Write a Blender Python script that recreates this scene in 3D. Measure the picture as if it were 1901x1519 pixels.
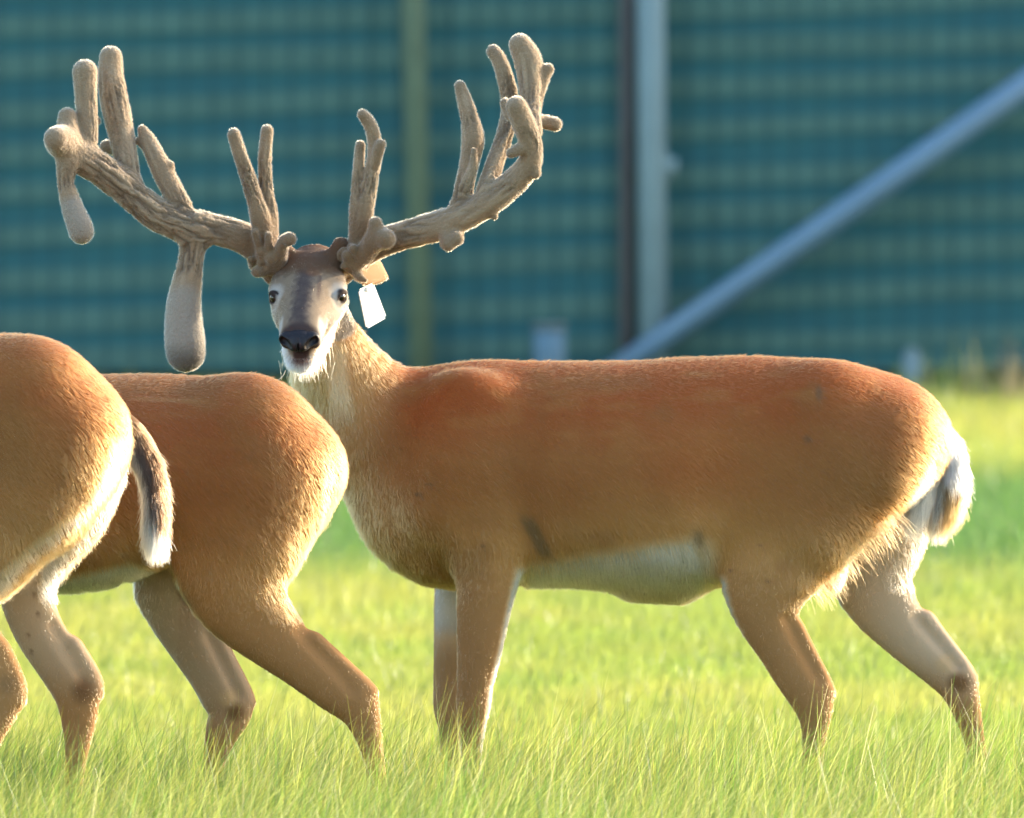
import bpy, math, random
import numpy as np
from mathutils import Vector

rng = np.random.default_rng(7)
random.seed(7)
scene = bpy.context.scene
for o in list(bpy.data.objects):
    bpy.data.objects.remove(o)

# ------------------------------------------------------------------ camera, sky, sun, exposure
FPX = 25000.0                      # focal length in photograph pixels (long telephoto)
CAM_H = 1.54
PITCH = 700.0 / FPX                # looking slightly down
cam_d = bpy.data.cameras.new("camera")
cam_d.sensor_fit = 'HORIZONTAL'
cam_d.sensor_width = 36.0
cam_d.lens = 36.0 * FPX / 1901.0
cam_d.clip_start = 0.5
cam_d.clip_end = 3000.0
cam_d.dof.use_dof = True
cam_d.dof.focus_distance = 24.25
cam_d.dof.aperture_fstop = 8.8
cam_o = bpy.data.objects.new("camera", cam_d)
scene.collection.objects.link(cam_o)
cam_o.location = (0, 0, CAM_H)
cam_o.rotation_euler = (math.pi / 2 - PITCH, 0, 0)
scene.camera = cam_o

SUN_AZ, SUN_EL = math.radians(63), math.radians(17)     # azimuth from +Y towards +X
world = bpy.data.worlds.new("World")
scene.world = world
world.use_nodes = True
wn = world.node_tree.nodes
wl = world.node_tree.links
wn.clear()
wo = wn.new("ShaderNodeOutputWorld")
bg = wn.new("ShaderNodeBackground")
sky = wn.new("ShaderNodeTexSky")
sky.sky_type = 'NISHITA'
sky.sun_disc = False
sky.sun_elevation = SUN_EL
sky.sun_rotation = SUN_AZ
sky.air_density = 1.0
sky.dust_density = 1.5
bg.inputs["Strength"].default_value = 0.15
wl.new(sky.outputs[0], bg.inputs["Color"])
wl.new(bg.outputs[0], wo.inputs["Surface"])

sun_d = bpy.data.lights.new("sun", 'SUN')
sun_d.energy = 2.25
sun_d.angle = math.radians(0.6)
sun_d.color = (1.0, 0.86, 0.66)
sun_o = bpy.data.objects.new("sun", sun_d)
scene.collection.objects.link(sun_o)
S = Vector((math.sin(SUN_AZ) * math.cos(SUN_EL), math.cos(SUN_AZ) * math.cos(SUN_EL), math.sin(SUN_EL)))
sun_o.rotation_euler = S.to_track_quat('Z', 'Y').to_euler()
sun_o.location = S * 60

vs = scene.view_settings
vs.view_transform = 'Standard'
vs.look = 'None'
vs.exposure = 2.3
vs.gamma = 1.0
vs.use_curve_mapping = False
cy = scene.cycles
cy.use_denoising = True
try:
    cy.denoiser = 'OPENIMAGEDENOISE'
except Exception:
    pass
cy.max_bounces = 8
cy.diffuse_bounces = 4
cy.transmission_bounces = 6
cy.transparent_max_bounces = 8
cy.sample_clamp_indirect = 8
scene.render.film_transparent = False

# ------------------------------------------------------------------ measuring helpers
_cp, _sp = math.cos(PITCH), math.sin(PITCH)


def at(px, py, d):
    """point that the photograph shows at (px, py), d metres in front of the camera"""
    a = (px - 950.5) / FPX
    b = -(py - 759.5) / FPX
    dx, dy, dz = a, _cp + b * _sp, -_sp + b * _cp
    s = d / dy
    return np.array([dx * s, d, CAM_H + dz * s])


def coat_xy(P):
    """flat side-on coordinates of points, in the measuring units of the photograph"""
    y = P[:, 1]
    vz = (P[:, 2] - CAM_H)
    fw = y * _cp - vz * _sp
    up = y * _sp + vz * _cp
    return 950.5 + P[:, 0] / fw * FPX, 759.5 - up / fw * FPX


def vnoise(P, seed=0):
    I = np.floor(P).astype(np.int64)
    F = P - I
    F = F * F * (3 - 2 * F)
    out = np.zeros(len(P))
    for c in range(8):
        o = np.array([c & 1, (c >> 1) & 1, (c >> 2) & 1])
        J = I + o
        h = (J[:, 0] * 73856093) ^ (J[:, 1] * 19349663) ^ (J[:, 2] * 83492791) ^ (seed * 2654435)
        h = (h * 1274126177) & 0xFFFFFFFF
        h = (h ^ (h >> 15)) * 2246822519 & 0xFFFFFFFF
        h = (h ^ (h >> 13)) & 0xFFFF
        w = np.prod(np.where(o == 1, F, 1 - F), axis=1)
        out += w * (h / 65535.0)
    return out


def fbm(P, seed=0, n=3):
    s, a, t = 0, 0.5, 0
    for i in range(n):
        s = s + a * vnoise(P * (2 ** i), seed + i)
        t += a
        a *= 0.5
    return s / t


def sstep(a, b, x):
    t = np.clip((x - a) / (b - a), 0, 1)
    return t * t * (3 - 2 * t)


def mixc(c, new, m):
    return c * (1 - m[:, None]) + np.asarray(new)[None, :] * m[:, None]


# ------------------------------------------------------------------ smooth solid modelling
class Solid:
    def __init__(self, lo, hi, res):
        self.lo = np.array(lo, float)
        self.res = res
        self.n = np.ceil((np.array(hi) - self.lo) / res).astype(int) + 1
        self.D = np.full(self.n, 0.3, np.float32)
        self.ax = [self.lo[i] + res * np.arange(self.n[i]) for i in range(3)]

    def box(self, lo, hi):
        a = np.clip(np.floor((np.array(lo) - self.lo) / self.res).astype(int), 0, self.n)
        b = np.clip(np.ceil((np.array(hi) - self.lo) / self.res).astype(int) + 1, 0, self.n)
        return a, b

    def tube(self, nodes, w=(0, 1, 0), k=0.02, sub=3, cut=False, own=0.0):
        """nodes: (x, y, z, a, b); a is the half width along w, b the half width across it"""
        N = np.array(nodes, float)
        if len(N) > 2 and sub > 1:
            Q = []
            E = np.vstack([2 * N[0] - N[1], N, 2 * N[-1] - N[-2]])
            for i in range(1, len(E) - 2):
                for t in np.arange(sub) / sub:
                    p0, p1, p2, p3 = E[i - 1], E[i], E[i + 1], E[i + 2]
                    Q.append(0.5 * ((2 * p1) + (p2 - p0) * t + (2 * p0 - 5 * p1 + 4 * p2 - p3) * t * t
                                    + (3 * p1 - p0 - 3 * p2 + p3) * t ** 3))
            Q.append(N[-1])
            N = np.array(Q)
            N[:, 3:] = np.maximum(N[:, 3:], 0.002)
        rm = N[:, 3:].max() + k + 2 * self.res
        a0, b0 = self.box(N[:, :3].min(0) - rm, N[:, :3].max(0) + rm)
        if np.any(b0 <= a0):
            return
        T = np.full(b0 - a0, 0.3, np.float32)
        w0 = np.array(w, float)
        segs = [(N[0], N[0])] if len(N) == 1 else list(zip(N[:-1], N[1:]))
        for p, q in segs:
            r = max(p[3], p[4], q[3], q[4]) + k + 2 * self.res
            a, b = self.box(np.minimum(p[:3], q[:3]) - r, np.maximum(p[:3], q[:3]) + r)
            a = np.maximum(a, a0)
            b = np.minimum(b, b0)
            if np.any(b <= a):
                continue
            X = self.ax[0][a[0]:b[0]][:, None, None] - p[0]
            Y = self.ax[1][a[1]:b[1]][None, :, None] - p[1]
            Z = self.ax[2][a[2]:b[2]][None, None, :] - p[2]
            d = q[:3] - p[:3]
            L = float(np.linalg.norm(d))
            t = d / L if L > 1e-9 else np.array([0, 0, 1.0]) if abs(w0[2]) < .9 else np.array([1.0, 0, 0])
            ww = w0 - t * np.dot(w0, t)
            ww /= np.linalg.norm(ww)
            vv = np.cross(t, ww)
            s = X * t[0] + Y * t[1] + Z * t[2]
            sc = np.clip(s / L, 0, 1) if L > 1e-9 else np.zeros_like(s)
            A = p[3] + (q[3] - p[3]) * sc
            B = p[4] + (q[4] - p[4]) * sc
            dw = X * ww[0] + Y * ww[1] + Z * ww[2]
            dv = X * vv[0] + Y * vv[1] + Z * vv[2]
            dt = s - sc * L
            R = np.minimum(A, B)
            f = (np.sqrt((dw / A) ** 2 + (dv / B) ** 2 + (dt / R) ** 2) - 1) * R
            sl = tuple(slice(a[i] - a0[i], b[i] - a0[i]) for i in range(3))
            T[sl] = np.minimum(T[sl], f)
        sl = tuple(slice(a0[i], b0[i]) for i in range(3))
        D = self.D[sl]
        if cut:
            T = -T
            h = np.maximum(k - np.abs(D - T), 0) / k
            self.D[sl] = np.maximum(D, T) + h * h * k / 4
        else:
            h = np.maximum(k - np.abs(D - T), 0) / k
            self.D[sl] = np.minimum(D, T) - h * h * k / 4

    def surface(self, relax=2):
        D = self.D
        ins = D < 0
        c = np.zeros(np.array(D.shape) - 1, np.uint8)
        for i in (0, 1):
            for j in (0, 1):
                for k in (0, 1):
                    c += ins[i:i + c.shape[0], j:j + c.shape[1], k:k + c.shape[2]]
        act = (c > 0) & (c < 8)
        I = np.argwhere(act)
        idx = np.full(act.shape, -1, np.int64)
        idx[act] = np.arange(len(I))
        acc = np.zeros((len(I), 3))
        cnt = np.zeros(len(I))
        cor = [np.array([i, j, k]) for i in (0, 1) for j in (0, 1) for k in (0, 1)]
        for ca in cor:
            for axis in range(3):
                if ca[axis]:
                    continue
                cb = ca.copy()
                cb[axis] = 1
                va = D[tuple((I + ca).T)]
                vb = D[tuple((I + cb).T)]
                m = (va < 0) != (vb < 0)
                t = np.where(m, va / np.where(m, va - vb, 1), 0)
                P = ca + t[:, None] * (cb - ca)
                acc[m] += P[m]
                cnt[m] += 1
        V = self.lo + (I + acc / cnt[:, None]) * self.res
        quads = []
        for axis in range(3):
            u, v = [(1, 2), (2, 0), (0, 1)][axis]
            s0 = [slice(None)] * 3
            s1 = [slice(None)] * 3
            s0[axis] = slice(0, -1)
            s1[axis] = slice(1, None)
            ch = ins[tuple(s0)] != ins[tuple(s1)]
            E = np.argwhere(ch)
            ok = (E[:, u] > 0) & (E[:, v] > 0) & (E[:, u] < D.shape[u] - 1) & (E[:, v] < D.shape[v] - 1)
            E = E[ok]
            flip = ~ins[tuple(E.T)]
            du = np.zeros(3, int)
            du[u] = 1
            dv = np.zeros(3, int)
            dv[v] = 1
            q = np.stack([idx[tuple((E - du - dv).T)], idx[tuple((E - dv).T)], idx[tuple(E.T)], idx[tuple((E - du).T)]], 1)
            q[flip] = q[flip][:, ::-1]
            quads.append(q)
        Q = np.vstack(quads)
        e = np.vstack([Q[:, [0, 1]], Q[:, [1, 2]], Q[:, [2, 3]], Q[:, [3, 0]]])
        for _ in range(relax):
            S_ = np.zeros_like(V)
            n = np.zeros(len(V))
            for ax in range(3):
                S_[:, ax] = np.bincount(e[:, 0], V[e[:, 1], ax], len(V)) + np.bincount(e[:, 1], V[e[:, 0], ax], len(V))
            n = np.bincount(e[:, 0], minlength=len(V)) + np.bincount(e[:, 1], minlength=len(V))
            V = 0.5 * V + 0.5 * S_ / n[:, None]
        return V, Q


def normals(V, Q):
    fn = np.cross(V[Q[:, 2]] - V[Q[:, 0]], V[Q[:, 3]] - V[Q[:, 1]])
    N = np.zeros_like(V)
    for c in range(4):
        for ax in range(3):
            N[:, ax] += np.bincount(Q[:, c], fn[:, ax], len(V))
    return N / np.maximum(np.linalg.norm(N, axis=1), 1e-12)[:, None]


def mesh_data(name, V, faces, col=None, smooth=True):
    """faces: array (n, 3 or 4)"""
    me = bpy.data.meshes.new(name)
    F = np.asarray(faces)
    k = F.shape[1]
    me.vertices.add(len(V))
    me.vertices.foreach_set("co", np.asarray(V, np.float32).ravel())
    me.loops.add(F.size)
    me.loops.foreach_set("vertex_index", F.ravel().astype(np.int32))
    me.polygons.add(len(F))
    me.polygons.foreach_set("loop_start", np.arange(0, F.size, k, dtype=np.int32))
    me.polygons.foreach_set("loop_total", np.full(len(F), k, np.int32))
    me.polygons.foreach_set("use_smooth", np.full(len(F), smooth, bool))
    me.update(calc_edges=True)
    if col is not None:
        a = me.attributes.new("Col", 'FLOAT_COLOR', 'POINT')
        c4 = np.ones((len(V), 4), np.float32)
        c4[:, :3] = np.clip(col, 0, 1)
        a.data.foreach_set("color", c4.ravel())
    me.validate()
    return me


def link(name, data, mat=None, parent=None, loc=(0, 0, 0)):
    o = bpy.data.objects.new(name, data)
    scene.collection.objects.link(o)
    o.location = loc
    if mat is not None:
        if len(data.materials) == 0:
            data.materials.append(mat)
    if parent is not None:
        o.parent = parent
    return o


def tag(o, label=None, cat=None, group=None, kind=None):
    for k, v in (("label", label), ("category", cat), ("group", group), ("kind", kind)):
        if v:
            o[k] = v
    return o


def hair(name, P, DIR, LEN, COL, mat, parent, rad=0.0004, npt=4, droop=0.25, jit=0.25):
    n = len(P)
    cu = bpy.data.hair_curves.new(name)
    cu.add_curves([npt] * n)
    d = DIR + rng.normal(0, jit, (n, 3))
    d /= np.linalg.norm(d, axis=1)[:, None]
    pts = np.zeros((n, npt, 3), np.float32)
    for i in range(npt):
        t = i / (npt - 1)
        pts[:, i] = P + d * (LEN * t)[:, None]
        pts[:, i, 2] -= droop * LEN * t * t
    cu.attributes['position'].data.foreach_set('vector', pts.ravel())
    ra = cu.attributes.get('radius') or cu.attributes.new('radius', 'FLOAT', 'POINT')
    prof = np.linspace(1, 0.25, npt)
    rr = (rad if np.ndim(rad) else np.full(n, rad))[:, None] * prof[None, :]
    ra.data.foreach_set('value', rr.astype(np.float32).ravel())
    ca = cu.attributes.new('Col', 'FLOAT_COLOR', 'CURVE')
    c4 = np.ones((n, 4), np.float32)
    c4[:, :3] = np.clip(COL, 0, 1)
    ca.data.foreach_set('color', c4.ravel())
    cu.materials.append(mat)
    o = bpy.data.objects.new(name, cu)
    scene.collection.objects.link(o)
    o.parent = parent
    return o


def scatter(V, Q, n, weight=None):
    a = np.linalg.norm(np.cross(V[Q[:, 2]] - V[Q[:, 0]], V[Q[:, 3]] - V[Q[:, 1]]), axis=1)
    if weight is not None:
        a = a * weight[Q[:, 0]]
    f = np.searchsorted(np.cumsum(a) / a.sum(), rng.random(n))
    f = np.minimum(f, len(Q) - 1)
    u, v = rng.random(n), rng.random(n)
    W = np.stack([(1 - u) * (1 - v), u * (1 - v), u * v, (1 - u) * v], 1)
    P = (V[Q[f]] * W[:, :, None]).sum(1)
    return P, f, W


# ------------------------------------------------------------------ materials
def new_mat(name):
    m = bpy.data.materials.new(name)
    m.use_nodes = True
    nt = m.node_tree
    return m, nt.nodes, nt.links, nt.nodes.get("Principled BSDF")


def attr_mat(name, rough=0.8, spec=0.3, bump=0.0, bscale=200, sheen=0.0):
    m, n, l, b = new_mat(name)
    a = n.new("ShaderNodeAttribute")
    a.attribute_name = "Col"
    l.new(a.outputs["Color"], b.inputs["Base Color"])
    b.inputs["Roughness"].default_value = rough
    b.inputs["Specular IOR Level"].default_value = spec
    b.inputs["Sheen Weight"].default_value = sheen
    if bump:
        t = n.new("ShaderNodeTexNoise")
        t.inputs["Scale"].default_value = bscale
        t.inputs["Detail"].default_value = 4
        tc = n.new("ShaderNodeTexCoord")
        l.new(tc.outputs["Object"], t.inputs["Vector"])
        bp = n.new("ShaderNodeBump")
        bp.inputs["Strength"].default_value = bump
        bp.inputs["Distance"].default_value = 0.004
        l.new(t.outputs["Fac"], bp.inputs["Height"])
        l.new(bp.outputs["Normal"], b.inputs["Normal"])
    return m


def hair_mat(name, rough=0.45):
    m, n, l, b = new_mat(name)
    n.remove(b)
    out = n.get("Material Output")
    a = n.new("ShaderNodeAttribute")
    a.attribute_name = "Col"
    h = n.new("ShaderNodeBsdfHairPrincipled")
    h.model = 'CHIANG'
    h.parametrization = 'COLOR'
    h.inputs["Roughness"].default_value = rough
    h.inputs["Radial Roughness"].default_value = 0.7
    h.inputs["Random Roughness"].default_value = 0.2
    h.inputs["IOR"].default_value = 1.28
    l.new(a.outputs["Color"], h.inputs["Color"])
    l.new(h.outputs[0], out.inputs["Surface"])
    return m


def plain_mat(name, c, rough=0.6, spec=0.4, metal=0.0, var=0.0, vscale=8, bump=0.0):
    m, n, l, b = new_mat(name)
    b.inputs["Base Color"].default_value = (*c, 1)
    b.inputs["Roughness"].default_value = rough
    b.inputs["Specular IOR Level"].default_value = spec
    b.inputs["Metallic"].default_value = metal
    if var or bump:
        t = n.new("ShaderNodeTexNoise")
        t.inputs["Scale"].default_value = vscale
        t.inputs["Detail"].default_value = 5
        tc = n.new("ShaderNodeTexCoord")
        l.new(tc.outputs["Object"], t.inputs["Vector"])
        if var:
            mx = n.new("ShaderNodeMix")
            mx.data_type = 'RGBA'
            mx.inputs[6].default_value = (*[x * (1 - var) for x in c], 1)
            mx.inputs[7].default_value = (*[min(1, x * (1 + var)) for x in c], 1)
            l.new(t.outputs["Fac"], mx.inputs[0])
            l.new(mx.outputs[2], b.inputs["Base Color"])
        if bump:
            bp = n.new("ShaderNodeBump")
            bp.inputs["Strength"].default_value = bump
            l.new(t.outputs["Fac"], bp.inputs["Height"])
            l.new(bp.outputs["Normal"], b.inputs["Normal"])
    return m


def leaf_mat(name):
    m, n, l, b = new_mat(name)
    n.remove(b)
    out = n.get("Material Output")
    a = n.new("ShaderNodeAttribute")
    a.attribute_name = "Col"
    df = n.new("ShaderNodeBsdfDiffuse")
    tr = n.new("ShaderNodeBsdfTranslucent")
    gl = n.new("ShaderNodeBsdfGlossy")
    gl.inputs["Roughness"].default_value = 0.35
    hs = n.new("ShaderNodeHueSaturation")
    hs.inputs["Value"].default_value = 2.15
    hs.inputs["Saturation"].default_value = 1.05
    l.new(a.outputs["Color"], df.inputs["Color"])
    l.new(a.outputs["Color"], hs.inputs["Color"])
    l.new(hs.outputs[0], tr.inputs["Color"])
    m1 = n.new("ShaderNodeMixShader")
    m1.inputs[0].default_value = 0.55
    l.new(df.outputs[0], m1.inputs[1])
    l.new(tr.outputs[0], m1.inputs[2])
    m2 = n.new("ShaderNodeMixShader")
    m2.inputs[0].default_value = 0.05
    l.new(m1.outputs[0], m2.inputs[1])
    l.new(gl.outputs[0], m2.inputs[2])
    l.new(m2.outputs[0], out.inputs["Surface"])
    return m


COAT = np.array([1.42, 1.20, 0.88])
M_SKIN = attr_mat("hide", 0.85, 0.15, 0.12, 260)
M_FUR = hair_mat("fur_strands")
M_VELVET = attr_mat("antler_velvet", 0.9, 0.1, 0.9, 170, 0.3)
M_GRASS = leaf_mat("grass_blades")

# ------------------------------------------------------------------ ground and grass
FENCE_Y = 57.0


def build_ground():
    m, n, l, b = new_mat("pasture_soil")
    t = n.new("ShaderNodeTexNoise")
    t.inputs["Scale"].default_value = 1.3
    t.inputs["Detail"].default_value = 8
    tc = n.new("ShaderNodeTexCoord")
    l.new(tc.outputs["Object"], t.inputs["Vector"])
    cr = n.new("ShaderNodeValToRGB")
    cr.color_ramp.elements[0].position = 0.35
    cr.color_ramp.elements[0].color = (0.05, 0.085, 0.02, 1)
    cr.color_ramp.elements[1].position = 0.7
    cr.color_ramp.elements[1].color = (0.10, 0.14, 0.035, 1)
    l.new(t.outputs["Fac"], cr.inputs[0])
    l.new(cr.outputs[0], b.inputs["Base Color"])
    b.inputs["Roughness"].default_value = 0.95
    b.inputs["Specular IOR Level"].default_value = 0.1
    g = 30
    xs = np.concatenate([[-1500, -300, -60], np.linspace(-20, 20, g), [60, 300, 1500]])
    ys = np.concatenate([[-300, -40], np.linspace(0, 80, 50), [150, 500, 2500]])
    X, Y = np.meshgrid(xs, ys, indexing='ij')
    V = np.stack([X.ravel(), Y.ravel(), np.zeros(X.size)], 1)
    i = np.arange(len(xs) - 1)[:, None] * len(ys) + np.arange(len(ys) - 1)[None, :]
    i = i.ravel()
    F = np.stack([i, i + len(ys), i + len(ys) + 1, i + 1], 1)
    o = link("ground", mesh_data("ground", V, F), m)
    tag(o, "flat pasture ground under the grass", None, None, "structure")


def blades(n, x, y, h, w, lean, col, rows, tipw=0.12):
    """ribbons: each blade bends over along its lean vector"""
    ang = rng.random(n) * math.tau
    sx, sy = np.cos(ang) * w / 2, np.sin(ang) * w / 2
    bend = rng.uniform(0.3, 1.3, n)
    V = np.zeros((n, rows * 2, 3), np.float32)
    for r in range(rows):
        t = r / (rows - 1)
        k = 1 - (1 - tipw) * t ** 1.6
        off = (t * 0.4 + 0.6 * t * t * bend)
        cx = x + lean[:, 0] * h * off
        cyy = y + lean[:, 1] * h * off
        L2 = np.minimum(np.hypot(lean[:, 0], lean[:, 1]), 0.95)
        cz = h * t * (1 - 0.35 * L2 * t * bend)
        V[:, r * 2] = np.stack([cx - sx * k, cyy - sy * k, cz], 1)
        V[:, r * 2 + 1] = np.stack([cx + sx * k, cyy + sy * k, cz], 1)
    base = (np.arange(n) * rows * 2)[:, None]
    fs = []
    for r in range(rows - 1):
        a = r * 2
        fs.append(base + np.array([a, a + 1, a + 3, a + 2])[None, :])
    F = np.stack(fs, 1).reshape(-1, 4)
    C = np.repeat(col[:, None, :], rows * 2, 1)
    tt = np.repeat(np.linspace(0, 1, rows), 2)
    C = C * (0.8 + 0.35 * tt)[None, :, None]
    return V.reshape(-1, 3), F, C.reshape(-1, 3)


def grass_colour(x, y, n, far=False):
    base = np.array([0.196, 0.200, 0.046])
    c = np.repeat(base[None], n, 0)
    P = np.stack([x, y, np.zeros(n)], 1)
    big = fbm(P * np.array([0.9, 0.5, 1]), 3)
    c = mixc(c, (0.115, 0.165, 0.030), sstep(0.5, 0.75, big) * 0.6)
    c = mixc(c, (0.105, 0.165, 0.030), sstep(0.48, 0.68, fbm(P * 3.1, 8)) * 0.55)
    r = rng.random(n)
    k = 0.12 if far else 1.0
    c = mixc(c, (0.27, 0.285, 0.10), (r < 0.13) * 0.8 * k)
    c = mixc(c, (0.36, 0.33, 0.20), (r > 0.97) * 0.8 * k)
    c = mixc(c, (0.055, 0.125, 0.018), ((r > 0.52) & (r < 0.88)) * 0.85 * k)
    green_band = sstep(36.0, 38.8, y + 1.6 * (big - .5)) * (1 - sstep(44.0, 47.0, y + 1.6 * (big - .5)))  # deeper green band across the far grass
    c = mixc(c, (0.042, 0.100, 0.026), green_band * 0.88)
    c *= (rng.uniform(0.93, 1.07, n) if far else rng.uniform(0.5, 1.3, n))[:, None]
    return c


def build_grass():
    # sharp zone round the deer
    n = 225000
    y = 21.3 + 5.2 * rng.random(n) ** 1.08
    x = rng.uniform(-1, 1, n) * (y * 0.0385 + 0.45)
    tuft = fbm(np.stack([x * 5, y * 5, 0 * x], 1), 11)
    h = rng.gamma(9, 1 / 9, n) * (0.158 + 0.10 * tuft)
    tall = rng.random(n) < 0.012
    h = h * (1 - 0.70 * sstep(24.9, 26.0, y))
    h = np.where(tall, h * 1.45, h)
    h = np.minimum(h, 0.36)
    w = rng.uniform(0.0011, 0.0028, n)
    lean = np.stack([rng.normal(0.50, 0.40, n), rng.normal(-0.05, 0.35, n)], 1)
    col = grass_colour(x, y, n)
    stem = rng.random(n) < 0.004                      # flowering stems, long, pale and thin
    h = np.where(stem, rng.uniform(.24, .40, n) * (1 - .4 * sstep(25.0, 26.2, y)), h)
    w = np.where(stem, rng.uniform(.0013, .0022, n), w)
    col = np.where(stem[:, None], np.array([[0.34, 0.33, 0.17]]) * rng.uniform(.5, 1.15, n)[:, None], col)
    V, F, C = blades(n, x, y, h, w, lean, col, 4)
    o = link("grass", mesh_data("grass_near", V, F, C), M_GRASS)
    tag(o, "long backlit pasture grass around the deer's feet", "grass", None, "stuff")
    # soft zone behind, out of focus
    n = 520000
    y = 25.6 + (FENCE_Y - 0.15 - 25.6) * rng.random(n) ** 2.1
    x = rng.uniform(-1, 1, n) * (y * 0.0385 + 0.6)
    tuft = fbm(np.stack([x * 3, y * 3, 0 * x], 1), 12)
    h = rng.gamma(9, 1 / 9, n) * (0.032 + 0.022 * tuft + 0.035 * sstep(33, 42, y))
    w = rng.uniform(0.0020, 0.0040, n) * (y / 30)
    lean = np.stack([rng.normal(0.30, 0.38, n), rng.normal(-0.05, 0.35, n)], 1)
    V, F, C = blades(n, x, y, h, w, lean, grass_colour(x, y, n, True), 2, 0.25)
    o = link("grass", mesh_data("grass_far", V, F, C), M_GRASS)
    tag(o, "bright pasture grass stretching back to the fence", "grass", None, "stuff")


build_ground()
build_grass()


# ------------------------------------------------------------------ fence, posts, pipe
def bar(p, q, r, sides=10, cap=0.0):
    """round bar between two points, closed ends"""
    p, q = Vector(p), Vector(q)
    t = (q - p).normalized()
    u = t.orthogonal().normalized()
    v = t.cross(u)
    V = []
    rings = [(0, r * 0.85), (min(0.004, r * .3), r), ((q - p).length - min(0.004, r * .3), r), ((q - p).length, r * 0.85)]
    for s, rr in rings:
        for k in range(sides):
            a = math.tau * k / sides
            V.append(p + t * s + (u * math.cos(a) + v * math.sin(a)) * rr)
    F = []
    for j in range(3):
        for k in range(sides):
            a, b = j * sides + k, j * sides + (k + 1) % sides
            F.append((a, b, b + sides, a + sides))
    F.append(tuple(range(sides))[::-1])
    F.append(tuple(range(3 * sides, 4 * sides)))
    return [tuple(x) for x in V], F


def box(lo, hi):
    V = [(x, y, z) for x in (lo[0], hi[0]) for y in (lo[1], hi[1]) for z in (lo[2], hi[2])]
    F = [(0, 1, 3, 2), (4, 6, 7, 5), (0, 4, 5, 1), (2, 3, 7, 6), (0, 2, 6, 4), (1, 5, 7, 3)]
    return V, F


def solid_mesh(name, parts, smooth=False):
    V, F = [], []
    for v, f in parts:
        o = len(V)
        V += v
        F += [tuple(i + o for i in g) for g in f]
    me = bpy.data.meshes.new(name)
    me.from_pydata(V, [], F)
    if smooth:
        for p in me.polygons:
            p.use_smooth = True
    me.update()
    return me


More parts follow.
